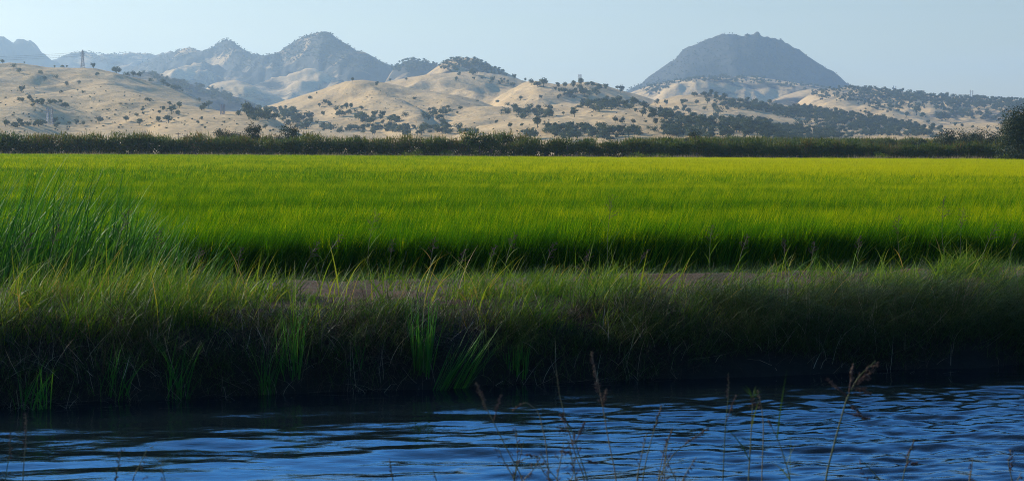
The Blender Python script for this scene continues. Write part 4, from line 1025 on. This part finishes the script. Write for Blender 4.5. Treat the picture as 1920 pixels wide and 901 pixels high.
# ------------------------------------------------------------------ oaks of the hills
def oak(p, w, lab, grp, rg):
    if p is None: return
    k = int(rg.integers(0, len(OAKS))); W = (10, 9, 9, 9.5, 12, 8)[k]
    o = bpy.data.objects.new('oak_tree', OAKS[k]); COL.objects.link(o)
    o.location = p; s = w / W; o.scale = (s, s, s * rg.uniform(.9, 1.15)); o.rotation_euler = (0, 0, rg.uniform(0, 6.28))
    tag(o, lab, 'oak', grp)
ORD = ['first', 'second', 'third', 'fourth', 'fifth', 'sixth', 'seventh', 'eighth', 'ninth', 'tenth', 'eleventh', 'twelfth', 'thirteenth', 'fourteenth', 'fifteenth', 'sixteenth', 'seventeenth', 'eighteenth']
ZK = 480 / 1663.0
ZONES = [  # offset x, place phrase, [(x, y of the foot, width) read off the enlarged photograph]
 (0, "on the left golden hill crest", [(15,277,40),(157,274,14),(355,300,18),(407,300,28),(435,299,20),(607,306,35),(755,334,70),(825,349,45),(865,354,45),(910,368,45),(975,390,40),(1060,418,50),(1125,443,60),(1185,458,28)]),
 (0, "in the hollow under the lattice tower", [(90,305,40),(125,335,40),(260,345,40),(290,388,40),(365,372,40),(435,424,40),(515,409,32),(630,367,38)]),
 (0, "on the open left golden slope", [(145,524,32),(210,532,40),(245,535,50),(272,524,45),(425,563,60),(540,470,32),(957,518,40),(400,467,25),(140,464,45),(375,533,14)]),
 (0, "at the left hill's right foot", [(925,588,36),(885,617,38),(930,608,24),(995,586,18),(1060,580,40),(1100,548,38),(1130,563,34),(1165,558,38),(1115,598,58),(1157,619,46),(1295,524,38),(1310,580,48),(1355,562,66),(1310,640,30),(1285,668,30)]),
 (0, "along the left hill's base", [(35,684,52),(95,684,52),(145,685,42),(185,681,36),(250,681,72),(450,678,32),(497,673,36),(540,673,36),(643,668,60)]),
 (0, "between left hill and central grove", [(1455,544,62),(1490,540,50),(1515,540,44),(1550,613,42),(1590,594,62),(1640,594,48)]),
 (480, "on the central golden hill skyline", [(627,392,27),(783,421,34),(870,392,22),(975,388,30),(1300,391,36),(1407,349,66),(1470,378,38),(1535,394,34),(1597,408,36),(395,472,12)]),
 (480, "on the central hill's open face", [(1030,511,34),(1570,528,32),(1635,550,38),(1440,521,22),(1328,573,36),(1597,590,30),(1210,607,66),(1165,618,46),(1120,643,50),(1560,662,32)]),
 (480, "on the central hill's left shoulder", [(350,508,34),(413,558,32),(448,538,32),(478,556,46),(525,580,56),(585,565,36),(615,565,36),(645,590,30),(683,582,40),(545,618,74),(435,615,32),(365,608,30),(155,578,36),(190,573,32),(235,583,36)]),
 (480, "low on the central golden hill", [(690,642,86),(810,638,44),(885,643,48),(972,620,48),(740,668,56),(1215,675,44),(1650,698,40),(60,703,44)]),
 (960, "on the bushy skyline right of centre", [(15,374,32),(85,385,22),(125,418,44),(165,424,62),(205,428,70),(12,424,32),(300,432,38),(345,434,46),(400,428,52),(450,418,50),(490,418,46),(525,423,46),(570,434,38),(605,442,26),(705,467,27)]),
 (960, "on the slope under the bushy skyline", [(187,505,30),(310,461,32),(300,511,32),(312,492,30),(372,494,66),(410,470,46),(437,450,46),(470,484,60),(537,470,44),(55,515,40),(25,583,52)]),
 (960, "around the dark grove right of centre", [(460,528,38),(653,528,46),(730,536,32),(945,538,42),(1000,544,34),(1110,546,42),(1130,527,30),(1200,543,38),(1270,538,52),(1250,578,38),(1335,604,80),(1310,575,46),(335,608,30),(405,623,58),(395,594,42)]),
 (960, "on the pale slope right of centre", [(670,661,46),(715,663,52),(787,671,38),(870,657,24),(935,668,52),(980,668,52),(1030,613,46),(990,615,36),(927,615,42),(895,628,40),(887,703,36),(925,721,56),(985,718,62),(1060,718,52)]),
 (960, "at the hills' foot right of centre", [(90,600,72),(150,614,76),(190,604,50),(250,614,60),(120,763,112),(165,693,76),(280,704,62),(230,698,38),(65,688,28),(70,728,42),(1290,748,52),(1405,753,36),(1512,758,32),(1110,703,42)]),
 (1440, "on the bright far right slope", [(900,628,46),(965,613,72),(1000,633,50),(1040,673,34),(1100,624,62),(1130,646,100),(1215,683,24),(1260,688,27),(1330,693,27),(1427,698,22),(1515,673,27),(1490,710,28)]),
]
rgk = np.random.default_rng(81)
for off, place, L in ZONES:
    L = sorted(L)
    for j, (x, y, w) in enumerate(L):
        px, py = off + x * ZK, 40 + y * ZK
        p = hit(px, py, 2700 if off == 0 else 3350)
        if p is None: continue
        size = 'small round' if w < 34 else ('broad spreading' if w > 58 else 'dark round')
        oak(p, w * ZK / FPX * p[1], '%s oak %s, %s' % (size, place, ('%s from the left' % ORD[j]) if j else 'leftmost there'), 'oaks ' + place, rgk)

def in_poly(n, poly, rg):
    poly = np.array(poly, float); out = []
    x0, y0 = poly.min(0); x1, y1 = poly.max(0)
    while len(out) < n:
        x, y = rg.uniform(x0, x1), rg.uniform(y0, y1); c = False; j = len(poly) - 1
        for i in range(len(poly)):
            if (poly[i, 1] > y) != (poly[j, 1] > y) and x < (poly[j, 0] - poly[i, 0]) * (y - poly[i, 1]) / (poly[j, 1] - poly[i, 1]) + poly[i, 0]: c = not c
            j = i
        if c: out.append((x, y))
    return out
def woods(name, jobs, seed):
    rg = np.random.default_rng(seed); P = []; S = []
    for off, poly, n, w0, w1 in jobs:
        for x, y in in_poly(n, poly, rg):
            x += rg.normal(0, 22); y += rg.normal(0, 9) * (y > poly[0][1] + 12)
            p = hit(off + x * ZK, 40 + y * ZK)
            if p is None: continue
            P.append(p); S.append(rg.uniform(w0, w1) / 9.5)
    n = len(P); S = np.array(S)
    scatter(name, P, np.stack([np.zeros(n), np.zeros(n), rg.uniform(0, 6.28, n)], 1), np.stack([S, S, S * rg.uniform(.75, 1.05, n)], 1), rg.integers(0, 6, n), np.zeros(n), OAKS)
woods('oak_woodland', [
    (480, [(-20,555),(70,575),(180,595),(250,600),(310,640),(400,690),(340,708),(250,668),(110,655),(-60,640),(-110,600)], 80, 5, 12),
    (480, [(420,690),(620,700),(850,685),(1000,700),(1250,690),(1450,740),(1200,738),(700,732),(430,712)], 85, 4, 10),
    (960, [(430,548),(540,515),(690,525),(830,535),(930,552),(800,572),(580,592),(440,562)], 55, 5, 13),
    (960, [(230,700),(420,690),(560,700),(700,745),(700,770),(260,768)], 65, 4, 10),
    (960, [(1040,620),(1160,612),(1300,650),(1660,660),(1660,740),(1400,712),(1150,702),(1050,672)], 115, 5, 12),
    (960, [(1130,485),(1300,474),(1420,512),(1663,555),(1663,595),(1400,566),(1280,505)], 80, 5, 12),
    (960, [(690,722),(800,708),(830,742),(720,748)], 16, 5, 8),
    (960, [(1000,742),(1080,702),(1160,720),(1120,750)], 22, 5, 8),
    (960, [(720,440),(830,420),(1000,380),(1240,360),(1650,360),(1650,420),(1300,395),(1060,400),(930,480),(800,450)], 260, 6, 11),
    (1440, [(0,385),(250,415),(500,422),(520,470),(300,440),(120,430),(0,420)], 90, 6, 10),
    (1440, [(500,424),(900,462),(1300,495),(1680,512),(1680,575),(1300,560),(1100,545),(880,520),(620,470)], 850, 5, 10),
    (1440, [(250,440),(620,470),(900,530),(1050,560),(760,590),(600,540),(330,500)], 260, 4, 9),
    (1440, [(0,548),(250,565),(650,615),(1140,712),(950,705),(600,695),(300,640),(0,600)], 620, 5, 9),
    (1440, [(200,650),(600,700),(1000,720),(1080,755),(700,750),(500,735),(250,690)], 130, 6, 10),
    (1440, [(0,675),(250,700),(550,755),(300,768),(0,765)], 230, 4, 8),
    (1440, [(1080,560),(1663,580),(1663,640),(1400,650),(1150,620)], 90, 7, 12),
    (0, [(940,330),(1050,370),(1250,405),(1420,450),(1600,520),(1500,540),(1250,450),(1000,390)], 130, 8, 13),
    ], 91)
woods('gully_oaks', [
    (0, [(640,640),(900,600),(1250,560),(1420,590),(1300,660),(900,680)], 8, 4, 9), (0, [(0,660),(300,640),(420,690),(0,700)], 10, 4, 8), (0, [(60,480),(260,490),(440,560),(180,550)], 9, 3, 7),
    (480, [(560,560),(760,620),(1000,640),(900,680),(640,650)], 22, 5, 10), (480, [(1080,600),(1260,560),(1320,620),(1180,690)], 18, 5, 10), (480, [(1300,350),(1660,380),(1660,430),(1400,400)], 12, 5, 9),
    (960, [(0,560),(250,570),(300,640),(0,640)], 26, 5, 11), (960, [(300,420),(640,420),(560,490),(330,500)], 26, 5, 11), (960, [(850,580),(1150,560),(1180,620),(900,670)], 26, 5, 11), (960, [(1000,690),(1600,720),(1640,760),(1000,760)], 40, 5, 10),
    ], 94)
woods('scrub', [   # brush and rock-hugging trees of the high ground
    (480, [(0,222),(150,205),(310,100),(450,72),(480,72),(640,185),(860,285),(700,330),(500,300),(300,240),(120,300)], 700, 4, 9),
    (480, [(885,290),(980,248),(1080,250),(1185,292),(1060,330),(900,330)], 110, 7, 12),
    (480, [(1190,285),(1260,246),(1340,240),(1440,250),(1660,362),(1500,330),(1380,300),(1250,330)], 170, 6, 10),
    (0, [(830,290),(950,260),(1130,200),(1210,170),(1320,200),(1240,240),(1000,320)], 170, 4, 9),
    (0, [(1320,205),(1430,118),(1500,120),(1660,220),(1660,330),(1500,300),(1400,220)], 320, 4, 8),
    (0, [(370,250),(500,205),(590,195),(800,205),(1010,215),(900,260),(600,250)], 260, 4, 9),
    (960, [(720,450),(900,380),(1080,220),(1250,115),(1400,82),(1640,100),(1663,360),(1200,370),(900,420)], 600, 3, 8),
    (1440, [(0,120),(60,118),(200,215),(500,408),(300,400),(0,370)], 340, 3, 8),
    ], 92)
# low shrubs and boulders spotted over the dry slopes
woods('shrubs', [
    (0, [(0,430),(600,400),(900,470),(1300,610),(1660,650),(1660,730),(0,730)], 200, 0.8, 2.6),
    (480, [(0,700),(500,500),(800,430),(1500,520),(1660,560),(1660,740),(0,750)], 110, 0.8, 2.4),
    (960, [(0,460),(600,480),(1200,580),(1660,620),(1660,750),(0,760)], 130, 0.8, 2.4),
    (1440, [(100,500),(900,600),(1650,640),(1650,720),(700,740),(100,660)], 110, 1, 3),
    ], 93)

# ------------------------------------------------------------------ pylons and wires
def bar(g, a, b, r):
    V, F = tube([a, b], r, 4); g.add(V, F, .5)
def pylon(px, py, h_px, lab, r=.16, arms=3, nudge=1.0, w=.17):
    p = hit(px, py, 4400)
    if p is None: return None
    H = h_px / FPX * p[1]; e = empty('transmission_tower', p); tag(e, lab, 'power pylon', 'power pylons on the hills')
    wid = lambda z: H * w * (1 - .78 * min(z / (H * .72), 1)) / 2 + .35
    g = Geo(); lv = np.array([-.06, .12, .26, .40, .53, .64, .74, .84, .93]) * H
    for i in range(len(lv) - 1):
        a, b = wid(lv[i]), wid(lv[i + 1]); cs = [(1, 1), (-1, 1), (-1, -1), (1, -1)]
        for j in range(4):
            c, d = cs[j], cs[(j + 1) % 4]
            bar(g, (c[0] * a, c[1] * a, lv[i]), (c[0] * b, c[1] * b, lv[i + 1]), r)
            bar(g, (c[0] * a, c[1] * a, lv[i]), (d[0] * b, d[1] * b, lv[i + 1]), r * .6)
            bar(g, (d[0] * a, d[1] * a, lv[i]), (c[0] * b, c[1] * b, lv[i + 1]), r * .6)
            bar(g, (c[0] * b, c[1] * b, lv[i + 1]), (d[0] * b, d[1] * b, lv[i + 1]), r * .6)
    for c in ((.35, .35), (-.35, -.35)): bar(g, (*c, .93 * H), (0, 0, H), r)
    link('lattice_body', g.mesh('lattice_body', M['steel']), e)
    tips = []
    for k in range(arms):
        z = H * (.70 + .10 * k); L = H * (.12 - .015 * k)
        g = Geo()
        for s in (-1, 1):
            bar(g, (s * .3, 0, z + H * .03), (s * L, 0, z), r * .8); bar(g, (s * .3, .3, z), (s * L, 0, z), r * .8); bar(g, (s * .3, -.3, z), (s * L, 0, z), r * .8)
            bar(g, (s * L, 0, z), (s * L, 0, z - H * .035), r * .9)
            tips.append(np.array(p) + (s * L, 0, z - H * .035))
        link('cross_arm', g.mesh('cross_arm', M['steel']), e)
    return np.array(p), H, tips
T0 = pylon(155, 127, 34, 'large dark lattice tower on the crest of the left golden hill', .24)
for a in [(89.5, 233, 33, 'thin pale tower, left one of the pair low on the left golden hill'), (97, 233, 33, 'thin pale tower, right one of the pair low on the left golden hill'),
          (415, 215, 20, 'faint tower, left one of the pair at the hills\' foot near the grove'), (420, 215, 20, 'faint tower, right one of the pair at the hills\' foot near the grove'),
          (1085.3, 155, 16, 'thin skyline tower, left one of the pair on the bushy crest near the middle'), (1089, 155, 16, 'thin skyline tower, right one of the pair on the bushy crest near the middle'),
          (1675.5, 170, 9, 'tiny skyline tower, left one of the pair beside the dome mountain'), (1679.5, 170, 9, 'tiny skyline tower, right one of the pair beside the dome mountain'),
          (1819.5, 183, 14, 'tiny skyline tower, left one of the pair on the far right wooded ridge'), (1823.5, 183, 14, 'tiny skyline tower, right one of the pair on the far right wooded ridge'),
          (1238, 211, 14, 'faint single tower among the oaks right of the middle')]:
    pylon(*a, r=.13, w=.10)
def wires(starts, ends, sag, lab):
    g = Geo()
    for a, b in zip(starts, ends):
        u = np.linspace(0, 1, 25)[:, None]
        V, F = tube(a + (b - a) * u - np.array([0, 0, 1]) * (4 * sag * u * (1 - u)), .07, 3); g.add(V, F, .5)
    tag(link('power_line', g.mesh('power_line', M['wire'])), lab, 'power line', 'power lines')
if T0:
    p, H, tips = T0
    wires(tips, [t + np.array([-420, 60, 6]) for t in tips], 9, 'sagging wires running left from the large lattice tower')
    wires(tips, [t + np.array([330, 1500, -30]) for t in tips], 26, 'sagging wires running right from the large lattice tower down behind the hill')
# a pole at the foot of the left hill
pb = at(334, 262, 640); pb[2] = float(terr(np.array([pb[0]]), np.array([pb[1]]))[0])
e = empty('utility_pole', pb); tag(e, 'lone wooden utility pole rising behind the orchard on the left', 'pole')
g = Geo(); bar(g, (0, 0, -.5), (0, 0, 8.2), .16); link('post', g.mesh('post', M['bark']), e)
g = Geo(); bar(g, (-1, 0, 7.6), (1, 0, 7.6), .09); link('cross_arm', g.mesh('cross_arm', M['bark']), e)
